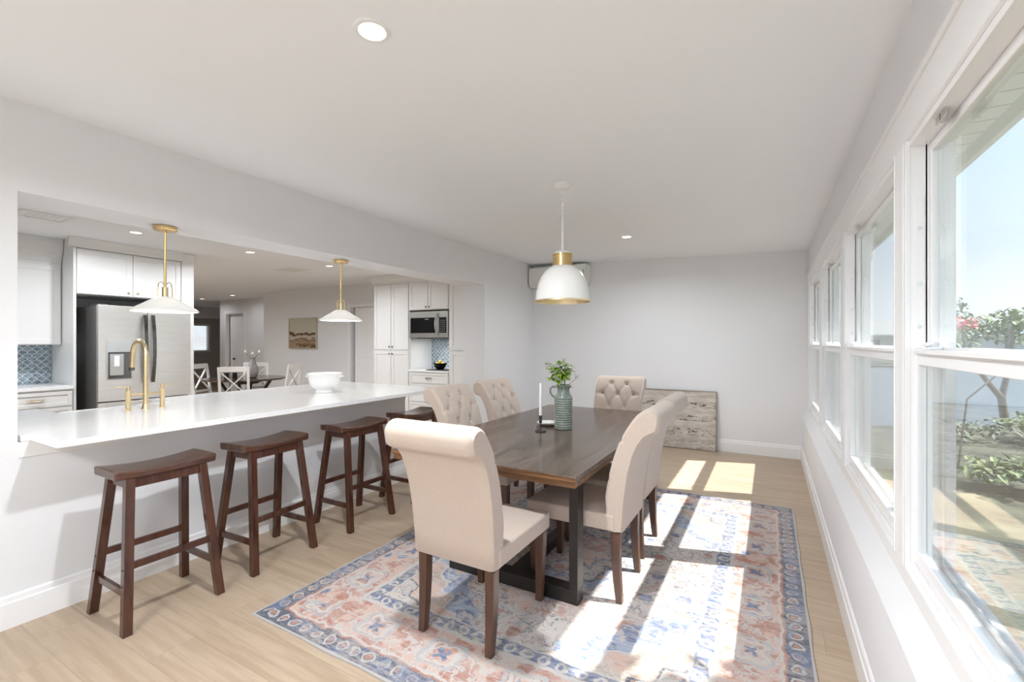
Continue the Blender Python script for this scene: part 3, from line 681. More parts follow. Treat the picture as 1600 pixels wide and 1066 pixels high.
# ------------------------------------------------------------------ rug
RX, RY = -1.07, 2.915
rg = MB()
def cuts(h, n): 
    q = h-0.382; return [-h, -h+.19, -q] + [-q+2*q*i/n for i in range(1, n)] + [q, h-.19, h]
xs_, ys_ = cuts(1.24, 30), cuts(1.545, 40); vs = {}
for i, x in enumerate(xs_):
    for j, y in enumerate(ys_):
        ed = min(i, len(xs_)-1-i, j, len(ys_)-1-j)
        vs[i,j] = rg.bm.verts.new((x+(0.003*math.sin(j*0.8) if i in (0, len(xs_)-1) else 0), y+(0.003*math.sin(i*0.9) if j in (0, len(ys_)-1) else 0), 0.006 if ed else 0.0045))
for i in range(len(xs_)-1):
    for j in range(len(ys_)-1):
        f = rg.bm.faces.new((vs[i,j], vs[i+1,j], vs[i+1,j+1], vs[i,j+1])); f.material_index = 1 if (2 <= i < len(xs_)-3 and 2 <= j < len(ys_)-3) else 0
NXr, NYr = len(xs_)-1, len(ys_)-1
rim = [(i, 0) for i in range(NXr)] + [(NXr, j) for j in range(NYr)] + [(i, NYr) for i in range(NXr, 0, -1)] + [(0, j) for j in range(NYr, 0, -1)]
low = [rg.bm.verts.new((vs[q].co.x, vs[q].co.y, -0.0035)) for q in rim]
for a in range(len(rim)): b_ = (a+1) % len(rim); rg.bm.faces.new((vs[rim[b_]], vs[rim[a]], low[a], low[b_]))
rg.bm.faces.new(low[::-1])
o = rg.build('area_rug', 'rug', smooth=True); o.data.materials.append(M['rug_field']); o.location = (RX, RY, 0.0046); tag(o, 'large distressed blue and rose patterned rug under the dining table', 'rug')
bpy.context.view_layer.update()
RT = 0.0115   # rug top

# ------------------------------------------------------------------ dining table
TX0, TX1, TY0, TY1, TZ = -2.04, -0.825, 2.085, 4.40, 0.74
t = thing('dining_table', 'long dark weathered wood dining table on a metal frame', 'table', ((TX0+TX1)/2, (TY0+TY1)/2, RT))
hx, hy = (TX1-TX0)/2, (TY1-TY0)/2; zt = TZ-RT
MB().box(-hx, hx, -hy, hy, zt-0.030, zt).build('tabletop', 'tabletop', t, bevel=0.004)
MB().box(-hx+.008, hx-.008, -hy+.008, hy-.008, zt-0.060, zt-0.0305).build('apron', 'tableedge', t, bevel=0.002)
for sy in (-1, 1):
    ex = MB()     # breadboard ends
    ex.box(-hx-.0015, hx+.0015, sy*hy-.003, sy*hy+.003, zt-.026, zt-.004)
    ex.build('end_strip', 'tableedge', t, bevel=0.001)
cxm = (TX0+TX1)/2; cym = (TY0+TY1)/2
fx0, fx1 = -1.72-cxm, -0.88-cxm
def uframe(y0, y1):
    y0 -= cym; y1 -= cym
    s_ = MB(); s_.box(fx0, fx1, y0, y1, 0, 0.072); o = s_.build('floor_beam', 'blackmetal', t, bevel=0.002)
    for a in (fx0, fx1-0.048): MB().box(a, a+0.048, y0, y1, 0.0725, zt-0.0775).build('leg', 'blackmetal', t, bevel=0.002)
    MB().box(fx0, fx1, y0, y1, zt-0.077, zt-0.0605).build('top_plate', 'blackmetal', t)
uframe(2.25, 2.335); uframe(4.10, 4.185)
xm_ = (fx0+fx1)/2
MB().box(xm_-.035, xm_+.035, 2.3355-cym, 4.0995-cym, 0.0, 0.060).build('stretcher', 'blackmetal', t, bevel=0.002)

# ------------------------------------------------------------------ tufted chairs
def make_chair():
    t = thing('dining_chair', 'tufted', 'chair', (0,0,0), 0, 'tufted linen chairs round the dining table')
    # seat: rounded box with crowned top
    s_ = MB(); nx, ny = 16, 16; W, y0, y1 = 0.465, -0.25, 0.275; zb, ztp = 0.385, 0.480
    top = {}; bot = {}
    for i in range(nx+1):
        for j in range(ny+1):
            u, v = i/nx*2-1, j/ny*2-1
            crown = 0.014*(1-abs(u)**2.5)*(1-abs(v)**3)
            x = u*W/2; y = y0+(y1-y0)*j/ny
            top[i,j] = s_.bm.verts.new((x, y, ztp-0.008+crown)); bot[i,j] = s_.bm.verts.new((x, y, zb))
    for i in range(nx):
        for j in range(ny):
            s_.bm.faces.new((top[i,j],top[i+1,j],top[i+1,j+1],top[i,j+1])); s_.bm.faces.new((bot[i,j],bot[i,j+1],bot[i+1,j+1],bot[i+1,j]))
    for i in range(nx):
        for j in (0, ny): s_.bm.faces.new((top[i,j],top[i+1,j],bot[i+1,j],bot[i,j]))
    for j in range(ny):
        for i in (0, nx): s_.bm.faces.new((top[i,j],top[i,j+1],bot[i,j+1],bot[i,j]))
    so = s_.build('seat', 'linen', t, bevel=0.012, bseg=3)
    # back
    front = [(-.195,.40),(-.198,.50),(-.210,.60),(-.230,.70),(-.256,.79),(-.287,.87),(-.318,.925),(-.348,.972),(-.380,1.010),(-.415,1.031),(-.450,1.026),(-.477,1.000),(-.483,.962),(-.470,.928),(-.440,.910)]
    back = [(-.408,.900),(-.376,.855),(-.349,.79),(-.326,.70),(-.310,.60),(-.299,.50),(-.290,.385),(-.24,.375),(-.205,.385)]
    def catmull(P, n):
        out = []
        for i in range(len(P)-1):
            p0, p1, p2, p3 = P[max(i-1,0)], P[i], P[i+1], P[min(i+2,len(P)-1)]
            for k in range(n):
                q = k/n
                out.append(tuple(0.5*((2*p1[a])+(-p0[a]+p2[a])*q+(2*p0[a]-5*p1[a]+4*p2[a]-p3[a])*q*q+(-p0[a]+3*p1[a]-3*p2[a]+p3[a])*q**3) for a in (0,1)))
        return out + [P[-1]]
    F = catmull(front, 5); B = back
    prof = F + B; NP = len(prof); nF = len(F)
    # arc length on front for tufts
    L = [0]
    for a, b2 in zip(F, F[1:]): L.append(L[-1]+math.dist(a, b2))
    rows = [0.145, 0.26, 0.375, 0.49, 0.605]; btn = []
    for r, sl in enumerate(rows):
        for x in ((-0.155, 0.0, 0.155) if r % 2 else (-0.078, 0.078)): btn.append((x, sl))
    links = []
    for i, a in enumerate(btn):
        for b2 in btn[i+1:]:
            if 0.05 < abs(a[0]-b2[0]) < 0.1 and abs(a[1]-b2[1]) < 0.15: links.append((a, b2))
    for a in btn:
        if abs(a[0]) > 0.1: links.append((a, (math.copysign(0.26, a[0]), a[1]-0.01)))
    def segd(px, ps, a, b2):
        dx, ds = b2[0]-a[0], b2[1]-a[1]; q = max(0, min(1, ((px-a[0])*dx+(ps-a[1])*ds)/(dx*dx+ds*ds)))
        return math.hypot(px-a[0]-q*dx, ps-a[1]-q*ds)
    bm_ = MB(); NX = 36; grid = {}
    nrm = []
    for i in range(NP):
        a, b2 = prof[i-1], prof[(i+1) % NP]; d = (b2[0]-a[0], b2[1]-a[1]); q = math.hypot(*d) or 1
        nrm.append((d[1]/q, -d[0]/q))       # outward for the front (towards +y)
    cy_ = -0.34
    for i in range(NP):
        for j in range(NX+1):
            u = j/NX*2-1
            y, z = prof[i]; wd = 0.224 + 0.013*min(1, max(0, (z-.4)/.5)) + (0.005 if (z > 0.905) else 0.0)
            # rounding at sides: pull profile in near the side edges
            edge = max(0, (abs(u)-0.90)/0.10); pull = 0.016*edge**2
            dy = 0; dz = 0
            if i < nF:
                sl = L[i]; x = u*wd; dep = 0
                fade = min(1, max(0, (sl-0.10)/0.06)); fade2 = min(1, max(0, (0.80-sl)/0.05)) 
                for bx, bs in btn:
                    r2 = math.hypot(x-bx, sl-bs); dep += 0.022*math.exp(-(r2/0.022)**2)
                cr_ = min(segd(x, sl, a, b2) for a, b2 in links); dep += 0.009*math.exp(-(cr_/0.010)**2)
                puff = 0.010
                dep = (dep-puff)*fade*fade2 + pull
                dy -= nrm[i][0]*dep; dz -= nrm[i][1]*dep
            else:
                dy -= nrm[i][0]*pull*0.5; dz -= nrm[i][1]*pull*0.5
            grid[i,j] = bm_.bm.verts.new((u*wd, y+dy, z+dz))
    for i in range(NP):
        for j in range(NX):
            i2 = (i+1) % NP; bm_.bm.faces.new((grid[i,j], grid[i,j+1], grid[i2,j+1], grid[i2,j]))
    for j in (0, NX):
        f = bm_.bm.faces.new([grid[i,j] for i in range(NP)])
        r = bmesh.ops.inset_individual(bm_.bm, faces=[f], thickness=0.008, depth=0.003)
    bo = bm_.build('backrest', 'linen', t, smooth=True)
    bo.data.set_sharp_from_angle(angle=R(75))
    for bx, bs in btn:
        k = min(range(nF), key=lambda q: abs(L[q]-bs)); y, z = F[k]; ny_, nz_ = nrm[k]
        q = MB(); q.ball((0,0,0), 0.010, (1,1,1), 10); q.build('tuft_button', 'button', bo, smooth=True, loc=(bx, y-ny_*0.012, z-nz_*0.012))
    # piping seam down the rear edges
    # legs: front tapered straight, rear raked
    for sx in (-1, 1):
        MB().taper((sx*0.186, 0.240, 0), (sx*0.196, 0.240, 0.3845), 0.034, 0.034, 0.050, 0.050).build('leg', 'legwood', t, bevel=0.002)
        lg = MB()
        P = [(-.268,0.0,.034),(-.256,.12,.040),(-.250,.25,.045),(-.250,.3745,.048)]
        ring = []
        for y, z, w_ in P: ring.append([lg.bm.verts.new((sx*0.190+a*w_/2, y+b2*w_/2, z)) for a, b2 in ((-1,-1),(1,-1),(1,1),(-1,1))])
        for a, b2 in zip(ring, ring[1:]):
            for q in range(4): lg.bm.faces.new((a[q], a[(q+1)%4], b2[(q+1)%4], b2[q]))
        lg.bm.faces.new(ring[0][::-1]); lg.bm.faces.new(ring[-1]); lg.build('leg', 'legwood', t, bevel=0.002)
    return t
chair0 = make_chair()
chairs = [((-1.268, 1.970), 0, 'beige tufted chair at the near head of table seen from behind'),
          ((-0.965, 2.585), 90, 'beige tufted chair on window side nearest the camera'),
          ((-0.985, 3.155), 90, 'beige tufted chair on window side second from the camera'),
          ((-1.865, 2.97), -90, 'beige tufted chair on counter side nearer the last stool'),
          ((-1.865, 3.65), -90, 'beige tufted chair on counter side farther from the camera'),
          ((-1.325, 4.185), 180, 'beige tufted chair at the far head of table beside floor painting')]
for i, ((x, y), a, lb) in enumerate(chairs):
    c_ = chair0 if i == 0 else copy_tree(chair0)
    c_.location = (x, y, RT); c_.rotation_euler = (0, 0, R(a)); c_['label'] = lb

# ------------------------------------------------------------------ saddle stools
def make_stool():
    t = thing('saddle_stool', 'stool', 'stool', (0,0,0), 0, 'dark saddle stools along the counter')
    # long axis along local Y
    s_ = MB(); nx, ny = 10, 24; hx_, hy_ = 0.125, 0.232; tp = {}; bt = {}
    for i in range(nx+1):
        for j in range(ny+1):
            u, v = i/nx*2-1, j/ny*2-1
            dip = 0.020*(abs(v)**2.0) - 0.003*abs(u)**2
            tp[i,j] = s_.bm.verts.new((u*hx_, v*hy_, 0.755+dip)); bt[i,j] = s_.bm.verts.new((u*hx_*0.985, v*hy_*0.99, 0.7225 + 0.004*abs(v)**2))
    for i in range(nx):
        for j in range(ny):
            s_.bm.faces.new((tp[i,j],tp[i+1,j],tp[i+1,j+1],tp[i,j+1])); s_.bm.faces.new((bt[i,j],bt[i,j+1],bt[i+1,j+1],bt[i+1,j]))
    for i in range(nx):
        for j in (0, ny): s_.bm.faces.new((tp[i,j],tp[i+1,j],bt[i+1,j],bt[i,j]))
    for j in range(ny):
        for i in (0, nx): s_.bm.faces.new((tp[i,j],tp[i,j+1],bt[i,j+1],bt[i,j]))
    s_.build('seat', 'stoolseat', t, bevel=0.010, bseg=4)
    fx, fy, tx, ty = 0.193, 0.212, 0.098, 0.165; ZT = 0.728
    def at(z, sx, sy): q = z/ZT; return (sx*(fx+(tx-fx)*q), sy*(fy+(ty-fy)*q), z)
    for sx in (-1,1):
        for sy in (-1,1):
            lg = MB(); lg.taper(at(0,sx,sy), at(ZT,sx,sy), 0.036, 0.040, 0.036, 0.040); lo = lg.build('leg', 'stoolwood', t, bevel=0.002)
            pg = MB()
            for z in (0.30, 0.225):
                p_ = at(z, sx, sy); pg.ball((p_[0], p_[1]+sy*0.020, z), 0.0045, seg=8)
            pg.build('dowel_cap', 'blackmatte', lo, smooth=True)
    for sx in (-1,1):      # long rails and aprons (along Y)
        a, b2 = at(0.31,sx,-1), at(0.31,sx,1); MB().beam((a[0],a[1]+.018,a[2]), (b2[0],b2[1]-.018,b2[2]), 0.018, 0.034).build('rail', 'stoolwood', t, bevel=0.0015)
        a, b2 = at(0.700,sx,-1), at(0.700,sx,1); MB().beam((a[0]*0.985,a[1]+.018,a[2]), (b2[0]*0.985,b2[1]-.018,b2[2]), 0.018, 0.050).build('apron', 'stoolwood', t, bevel=0.0015)
    for sy in (-1,1):      # short rails, lower
        a, b2 = at(0.185,-1,sy), at(0.185,1,sy); MB().beam((a[0]+.017,a[1],a[2]), (b2[0]-.017,b2[1],b2[2]), 0.018, 0.034).build('rail', 'stoolwood', t, bevel=0.0015)
        a, b2 = at(0.700,-1,sy), at(0.700,1,sy); MB().beam((a[0]+.017,a[1],a[2]), (b2[0]-.017,b2[1],b2[2]), 0.018, 0.050).build('apron', 'stoolwood', t, bevel=0.0015)
    return t
stool0 = make_stool()
for i, (x, y, a, lb) in enumerate(((-2.862, 1.192, 0, 'dark wood saddle stool nearest the camera at left'), (-2.892, 1.815, 3, 'second dark wood saddle stool from the left'),
                             (-2.872, 2.535, 0, 'third dark saddle stool, standing free before the tall chair back'), (-2.872, 3.22, 0, 'last dark saddle stool partly hidden behind the near head chair'))):
    s2 = stool0 if i == 0 else copy_tree(stool0)
    s2.location = (x, y, 0.0); s2.rotation_euler = (0, 0, R(a)); s2['label'] = lb

# ------------------------------------------------------------------ counter, sink, faucet, bowl
CZ0, CZ1 = 0.903, 0.935
sx0, sx1, sy0, sy1 = -4.45, -4.07, 1.13, 1.80
c = MB(); c.box(-3.25, -2.90, 0.80, 3.715, CZ0, CZ1); 
c.bm.free(); c = MB()
poly = [(-2.90,0.80),(-2.90,3.715),(-4.45,3.715),(-4.45,sy1),(sx1,sy1),(sx1,sy0),(-4.45,sy0),(-4.45,0.10),(-3.605,0.10),(-3.605,0.765),(-3.245,0.765),(-3.245,0.80)]
c.prism(poly, 'z', CZ0, CZ1)
o = c.build('countertop', 'quartz', bevel=0.002); tag(o, 'long white quartz breakfast counter with seating overhang', 'countertop')
t = thing('base_cabinet', 'white kitchen base cabinets under the long counter', 'cabinet', (-4.0, 1.9, 0))
cb = MB(); cb.box(-0.38, 0.39, -1.78, -0.785, 0.1, 0.90); cb.box(-0.38, 0.39, -0.09, 1.60, 0.1, 0.90); cb.box(-0.02, 0.39, -0.785, -0.09, 0.1, 0.90); cb.box(-0.38,-0.02,-.785,-.09,.1,.62); cb.box(-0.32,0.39,-1.78,1.60,0,0.1); cb.build('carcass','cab',t)
for y in (-1.75,-1.25,0.0,0.54,1.08):
    dd = MB(); dd.box(-0.40,-0.381,y,y+0.47,0.13,0.88).build('door','cab',t,bevel=0.002)
t = thing('farmhouse_sink', 'white apron front sink set in the counter behind brass faucet', 'sink', (-4.27, 1.465, 0.64))
s_ = MB(); hx2, hy2 = 0.198, 0.333; top = 0.30
s_.box(-hx2, hx2, -hy2, hy2, 0.0, 0.02); s_.box(-hx2, -hx2+.02, -hy2, hy2, 0.02, 0.235); s_.box(hx2-.02, hx2-.001, -hy2, hy2, 0.02, top)
s_.box(-hx2+.02, hx2-.02, -hy2, -hy2+.02, 0.02, 0.25); s_.box(-hx2+.02, hx2-.02, hy2-.02, hy2, 0.02, 0.25)
s_.build('basin', 'porcelain', t, bevel=0.003)
MB().lathe([(0.04,0.0),(0.04,0.004),(0.02,0.005)], (0,0,0.02), 24).build('drain', 'steel2', t, smooth=True)
# bridge faucet
t = thing('bridge_faucet', 'satin gold bridge faucet with arched spout on white counter', 'faucet', (-3.81, 1.51, CZ1))
for sy in (-1, 1):
    MB().lathe([(0.022,0),(0.022,0.006),(0.0155,0.010),(0.0155,0.125),(0.017,0.127),(0.017,0.133),(0.010,0.136),(0.010,0.148)], (0, sy*0.10, 0), 24).build('valve_body', 'softbrass', t, smooth=True)
    h_ = MB(); h_.lathe([(0.0085,0.149),(0.0085,0.166)], (0, sy*0.10, 0), 16); h_.tube([(0, sy*0.086, 0.158),(0, sy*0.165, 0.160)], 0.0042, 10); h_.build('lever_handle', 'softbrass', t, smooth=True)
MB().tube([(0,-0.088,0.105),(0,0.088,0.105)], 0.0075, 14).build('bridge', 'softbrass', t, smooth=True)
MB().lathe([(0.024,0),(0.024,0.006),(0.019,0.012),(0.019,0.030),(0.017,0.034)], (0,0,0), 24).build('spout_base', 'softbrass', t, smooth=True)
pts = [(0,0,0.03),(0,0,0.12),(0,0,0.25),(0,0,0.37)]; rr = [0.0165]*4
for a in range(1, 13):
    q = R(a*15); pts.append((-0.10+0.10*math.cos(q), 0, 0.37+0.105*math.sin(q)))
    rr.append(0.0155)
pts += [(-0.205,0,0.33),(-0.212,0,0.285)]; rr += [0.0155, 0.017]
MB().tube(pts, rr, 18).build('spout', 'softbrass', t, smooth=True)
MB().tube([(-0.2125,0,0.2845),(-0.216,0,0.262)], 0.0175, 18).build('spray_head', 'darksteel', t, smooth=True)
# footed white colander bowl
t = thing('footed_bowl', 'white ceramic footed colander bowl on the counter', 'bowl', (-3.60, 2.82, CZ1))
pr2 = [(0.076,0),(0.080,0.004),(0.074,0.026),(0.092,0.040),(0.118,0.062),(0.133,0.092),(0.140,0.130),(0.143,0.160),(0.155,0.172),(0.156,0.178),(0.148,0.180),(0.138,0.172)]
inn = [(0.134,0.150),(0.124,0.105),(0.100,0.065),(0.060,0.040),(0.0,0.034)]
MB().lathe(pr2+inn[:-1]+[(0.001,0.034)], seg=56, cap=False).build('bowl_body', 'porcelain', t, smooth=True)
for s2 in (-1, 1):
    d_ = (0.87*s2, 0.49*s2)
    pp = []
    for a in range(-4, 5):
        q = a*R(20); rad = 0.142+0.030*math.cos(a*R(22)); ang = math.atan2(d_[1], d_[0])+a*0.085
        pp.append((rad*math.cos(ang), rad*math.sin(ang), 0.150))
    MB().tube(pp, 0.006, 10).build('handle', 'porcelain', t, smooth=True)

# ------------------------------------------------------------------ items on the table
def cat_leaf(mb, base, dir_, L_, W_, droop=0.3, lobes=0):
    d = Vector(dir_).normalized(); side = d.cross(Vector((0,0,1)));
    if side.length < 1e-3: side = Vector((1,0,0))
    side.normalize(); up = side.cross(d)
    n = 5; L0 = []
    for i in range(n+1):
        q = i/n; w_ = W_*math.sin(PI*min(1, q*0.92+0.08))**0.8*(1+0.35*lobes*math.cos(q*18)); p = Vector(base)+d*(L_*q)-Vector((0,0,1))*(droop*L_*q*q)
        L0.append((mb.bm.verts.new(p+side*w_/2+up*0.15*w_), mb.bm.verts.new(p), mb.bm.verts.new(p-side*w_/2+up*0.15*w_)))
    for a, b2 in zip(L0, L0[1:]):
        mb.bm.faces.new((a[0],a[1],b2[1],b2[0])); mb.bm.faces.new((a[1],a[2],b2[2],b2[1]))
t = thing('pitcher_vase', 'ribbed green grey stoneware pitcher vase on dining table', 'vase', (-1.372, 3.215, TZ))
pv = [(0.060,0),(0.066,0.004),(0.067,0.02)]
z = 0.02
while z < 0.235:
    pv += [(0.0665,z),(0.0695,z+0.004),(0.0695,z+0.009),(0.0660,z+0.0135)]; z += 0.0175
pv += [(0.066,0.243),(0.062,0.255),(0.052,0.268),(0.047,0.280),(0.045,0.300),(0.052,0.322),(0.059,0.328),(0.059,0.334),(0.053,0.336),(0.047,0.322),(0.040,0.295)]
M['glaze'] = simple('grey_green_glaze', (0.23, 0.265, 0.23), 0.28, var=0.22, scale=25, bump=0.1, bscale=60)
MB().lathe(pv, seg=48).build('pitcher_body', 'glaze', t, smooth=True)
MB().tube([(-0.052,-.026,0.318),(-0.072,-.038,0.322),(-0.088,-.046,0.305),(-0.088,-.046,0.275),(-0.072,-.038,0.250),(-0.056,-.030,0.240)], 0.0075, 12).build('handle', 'glaze', t, smooth=True)
t = thing('flower_bouquet', 'loose bunch of green leaves and small white flowers in pitcher', 'bouquet', (-1.372, 3.215, TZ+0.30))
rnd = random.Random(4)
st = MB(); lf = MB(); lf2 = MB(); fl = MB()
tips = []
right = Vector((0.87, 0.49, 0)); fw = Vector((-0.49, 0.87, 0))
for (a, f_, h_) in ((-0.10,0.0,0.15),(-0.06,0.02,0.13),(-0.03,-0.03,0.17),(0.01,0.02,0.175),(0.035,-0.02,0.15),(-0.085,-0.02,0.07),(0.05,0.03,0.11),(-0.02,-0.05,0.10),(0.0,0.05,0.12)):
    a, h_ = a*1.15, h_*1.30
    tip = right*a+fw*f_+Vector((0,0,h_)); b0 = Vector((rnd.uniform(-.012,.012), rnd.uniform(-.012,.012), -0.02)); mid_ = b0*0.5+tip*0.5+Vector((0,0,0.03))
    st.tube([b0, mid_, tip], [0.002,0.0017,0.0012], 6); tips.append((mid_, tip))
for mid_, tip in tips:
    for q in range(24):
        s0 = mid_.lerp(tip, rnd.uniform(-0.25, 1.0)); an = rnd.uniform(0, 2*PI)
        cat_leaf(lf, s0, (math.cos(an), math.sin(an), rnd.uniform(-.3,.6)), rnd.uniform(.030,.058), rnd.uniform(.018,.032), rnd.uniform(.1,.6), 0.6)
for q in range(8):
    an = rnd.uniform(0, 2*PI); cat_leaf(lf2, (0.02*math.cos(an),0.02*math.sin(an),0.03), (math.cos(an),math.sin(an),0.15), 0.06, 0.02, 0.5)
tr_ = right*0.10+Vector((0,0,0.085)); st.tube([(0,0,0.0), tuple(right*0.05+Vector((0,0,0.045))), tuple(tr_)], 0.0018, 6)
for q in range(6): cat_leaf(lf2, tr_-right*0.01, right*rnd.uniform(-.2,.8)+Vector((0,0,rnd.uniform(-.1,1))), 0.045, 0.009, 0.1)
for (a, f_, h_) in ((0.01,0.02,0.185),(-0.01,0.0,0.180),(0.035,-0.02,0.178),(0.04,-0.02,0.16),(-0.10,0.0,0.165),(-0.03,-0.03,0.10),(0.05,0.03,0.09),(-0.06,-0.04,0.11)):
    a, h_ = a*1.15, h_*1.30
    c0 = right*a+fw*f_+Vector((0,0,h_))
    for k in range(5): cat_leaf(fl, c0, (math.cos(k*1.257), math.sin(k*1.257), 0.35), 0.019, 0.015, 0.1)
st.build('stem', 'stemgreen', t, smooth=True); lf.build('foliage', 'leaf', t); lf2.build('grey_foliage', 'leaf2', t); fl.build('blossoms', 'petal', t)
t = thing('candlestick', 'black iron candle holder with tall white taper candle', 'candlestick', (-1.478, 3.035, TZ))
MB().lathe([(0.040,0),(0.042,0.003),(0.040,0.007),(0.010,0.009),(0.0045,0.014),(0.0045,0.062),(0.011,0.066),(0.0115,0.078),(0.006,0.083),(0.0055,0.090),(0.012,0.094),(0.0125,0.118),(0.0118,0.119)], seg=32).build('holder', 'blackmatte', t, smooth=True)
MB().tube([(-.024,.014,.009),(-.038,.022,.016),(-.036,.021,.026)], 0.003, 8).build('finger_loop', 'blackmatte', t, smooth=True)
tag(MB().lathe([(0.0105,0.1195),(0.0108,0.14),(0.0095,0.30),(0.0082,0.352),(0.003,0.358)], seg=20).build('candle', 'candle', smooth=True, loc=(-1.478, 3.035, TZ)), 'white taper candle standing in black iron holder', 'candle')
t = thing('plate', 'lower small white plate behind black candle holder', 'plate', (-1.545, 3.30, TZ), 0, 'two small stacked plates')
pl = [(0.035,0),(0.045,0.002),(0.072,0.008),(0.084,0.012),(0.084,0.0145),(0.070,0.012),(0.045,0.006),(0.002,0.005)]
MB().lathe(pl, seg=40).build('dish', 'porcelain', t, smooth=True)
MB().lathe([(0.0842,0.0118),(0.0855,0.013),(0.0842,0.0147)], seg=40, cap=False).build('brown_rim', simple('brown_glaze_rim',(0.14,0.08,0.05),0.4,var=.05), t, smooth=True)
p3 = copy_tree(t); p3.location = (-1.545, 3.30, TZ+0.0100); p3['label'] = 'upper small white plate, topmost of the stack behind candle'

# ------------------------------------------------------------------ floor painting against the end wall
t = thing('leaning_painting', 'large birch toned abstract canvas in thin frame leaning on end wall', 'painting', (-1.13, 6.33, 0.0))
t.rotation_euler = (R(-5.5), 0, 0)
W_, H_ = 0.535, 0.765
MB().box(-W_+.010, W_-.010, -0.012, 0.012, 0.010, H_-.010).build('canvas', 'canvas_floor', t)
M['frame'] = simple('champagne_frame', (0.30,0.23,0.16), 0.35, 0.4, var=0.1)
MB().box(-W_,W_,-.020,.016,0,.0095).box(-W_,W_,-.020,.016,H_-.0095,H_).box(-W_,-W_+.0095,-.020,.016,.0095,H_-.0095).box(W_-.0095,W_,-.020,.016,.0095,H_-.0095).build('frame', 'frame', t)

# ------------------------------------------------------------------ kitchen cabinets on the fridge side (faces look towards +X)
def shaker(mb, x, y0, y1, z0, z1, rail=0.055):   # door face at plane x looking +X
    mb.box(x, x+0.012, y0, y1, z0, z1); 
    mb.box(x+0.012, x+0.020, y0, y1, z0, z0+rail); mb.box(x+0.012, x+0.020, y0, y1, z1-rail, z1)
    mb.box(x+0.012, x+0.020, y0, y0+rail, z0+rail, z1-rail); mb.box(x+0.012, x+0.020, y1-rail, y1, z0+rail, z1-rail)
def shaker_y(mb, y, x0, x1, z0, z1, rail=0.055):   # looking -Y
    mb.box(x0, x1, y-0.012, y, z0, z1)
    mb.box(x0, x1, y-0.020, y-0.012, z0, z0+rail); mb.box(x0, x1, y-0.020, y-0.012, z1-rail, z1)
    mb.box(x0, x0+rail, y-0.020, y-0.012, z0+rail, z1-rail); mb.box(x1-rail, x1, y-0.020, y-0.012, z0+rail, z1-rail)
XF = -6.60
t = thing('wall_cabinet', 'white shaker wall cabinet at far left above scalloped tile', 'cabinet', (XF-0.33, 1.2, 1.37))
MB().box(-0.31, 0, -0.9, 0.75, 0, 1.02).build('carcass', 'cab', t)
for a, b2 in ((-0.78, 0.0), (0.01, 0.74)):
    d_ = MB(); shaker(d_, 0, a, b2, 0.01, 0.88); d_.build('door', 'cab', t, bevel=0.0015)
MB().prism([(0.0,0.92),(0.012,0.92),(0.02,0.97),(0.055,1.03),(0.07,1.09),(0.07,1.178),(0.0,1.178)], 'y', -0.9, 0.75).box(-.31,0,-.9,.75,1.02,1.178).build('crown_moulding', 'cab', t)
# base cabinet with drawer
t = thing('drawer_cabinet', 'white base cabinet with gold cup pull at far left of kitchen', 'cabinet', (XF, 1.2, 0))
MB().box(-0.6, 0, -0.9, 0.75, 0.0, 0.895).build('carcass', 'cab', t)
def cup_pull(mat, parent, loc, horiz='y'):
    q = MB(); pts = []
    for a in range(9):
        u = (a/8*2-1); pts.append((0.012+0.018*(1-u*u), 0.055*u, -0.016*(1-u*u)))
    if horiz == 'x': pts = [(p[1], -p[0], p[2]) for p in pts]
    q.tube(pts, 0.005, 8)
    bx = [(0.006, -0.072, 0.004),(0.006, 0.072, 0.004)]
    if horiz == 'x': bx = [(p[1], -p[0], p[2]) for p in bx]
    q.tube(bx, 0.004, 8)
    return q.build('cup_pull', mat, parent, smooth=True, loc=loc)
for a, b2, z0, z1 in ((-0.27, 0.74, 0.72, 0.875), (-0.27, 0.74, 0.42, 0.705), (-0.27, 0.74, 0.12, 0.405)):
    d_ = MB(); shaker(d_, 0, a, b2, z0, z1, 0.035); o = d_.build('drawer', 'cab', t, bevel=0.0015); cup_pull('softbrass', o, (0.02, 0.46, (z0+z1)/2))
tag(MB().box(XF-0.6, XF+0.03, 0.3, 1.950, 0.896, 0.93).build('side_countertop', 'quartz', bevel=0.002), 'short white worktop left of the refrigerator', 'countertop')
tag(MB().box(XF-0.645, XF-0.632, 0.3, 1.950, 0.93, 1.37).build('tile_backsplash', 'scallop'), 'blue grey scalloped tile splashback left of refrigerator', 'backsplash')
# fridge surround
t = thing('over_refrigerator_cabinet', 'tall white panels with two door cabinet above the refrigerator', 'cabinet', (XF, 2.489, 1.93))
MB().box(-.64, 0, -.534, -.509, -1.93, 0.51).build('side_panel', 'cab', t, bevel=0.002)
MB().box(-.64, 0, 0.514, 0.658, -1.93, 0.617).build('end_panel', 'cab', t, bevel=0.002)
MB().box(-0.64, -0.02, -0.508, 0.508, 0, 0.508).build('carcass', 'cab', t)
for a, b2, kn in ((-0.505, -0.005, -0.045), (0.005, 0.505, 0.045)):
    d_ = MB(); shaker(d_, -0.02, a, b2, 0.01, 0.505); o = d_.build('door', 'cab', t, bevel=0.0015)
    MB().ball((0.012, kn, 0.055), 0.013).build('knob', 'softbrass', o, smooth=True)
MB().prism([(0.0,0.510),(0.010,0.510),(0.016,0.53),(0.040,0.57),(0.052,0.60),(0.052,0.619),(0.0,0.619)], 'y', -0.58, 0.508).box(-.64,0,-.534,.508,.5105,.619).build('crown_moulding', 'cab', t)
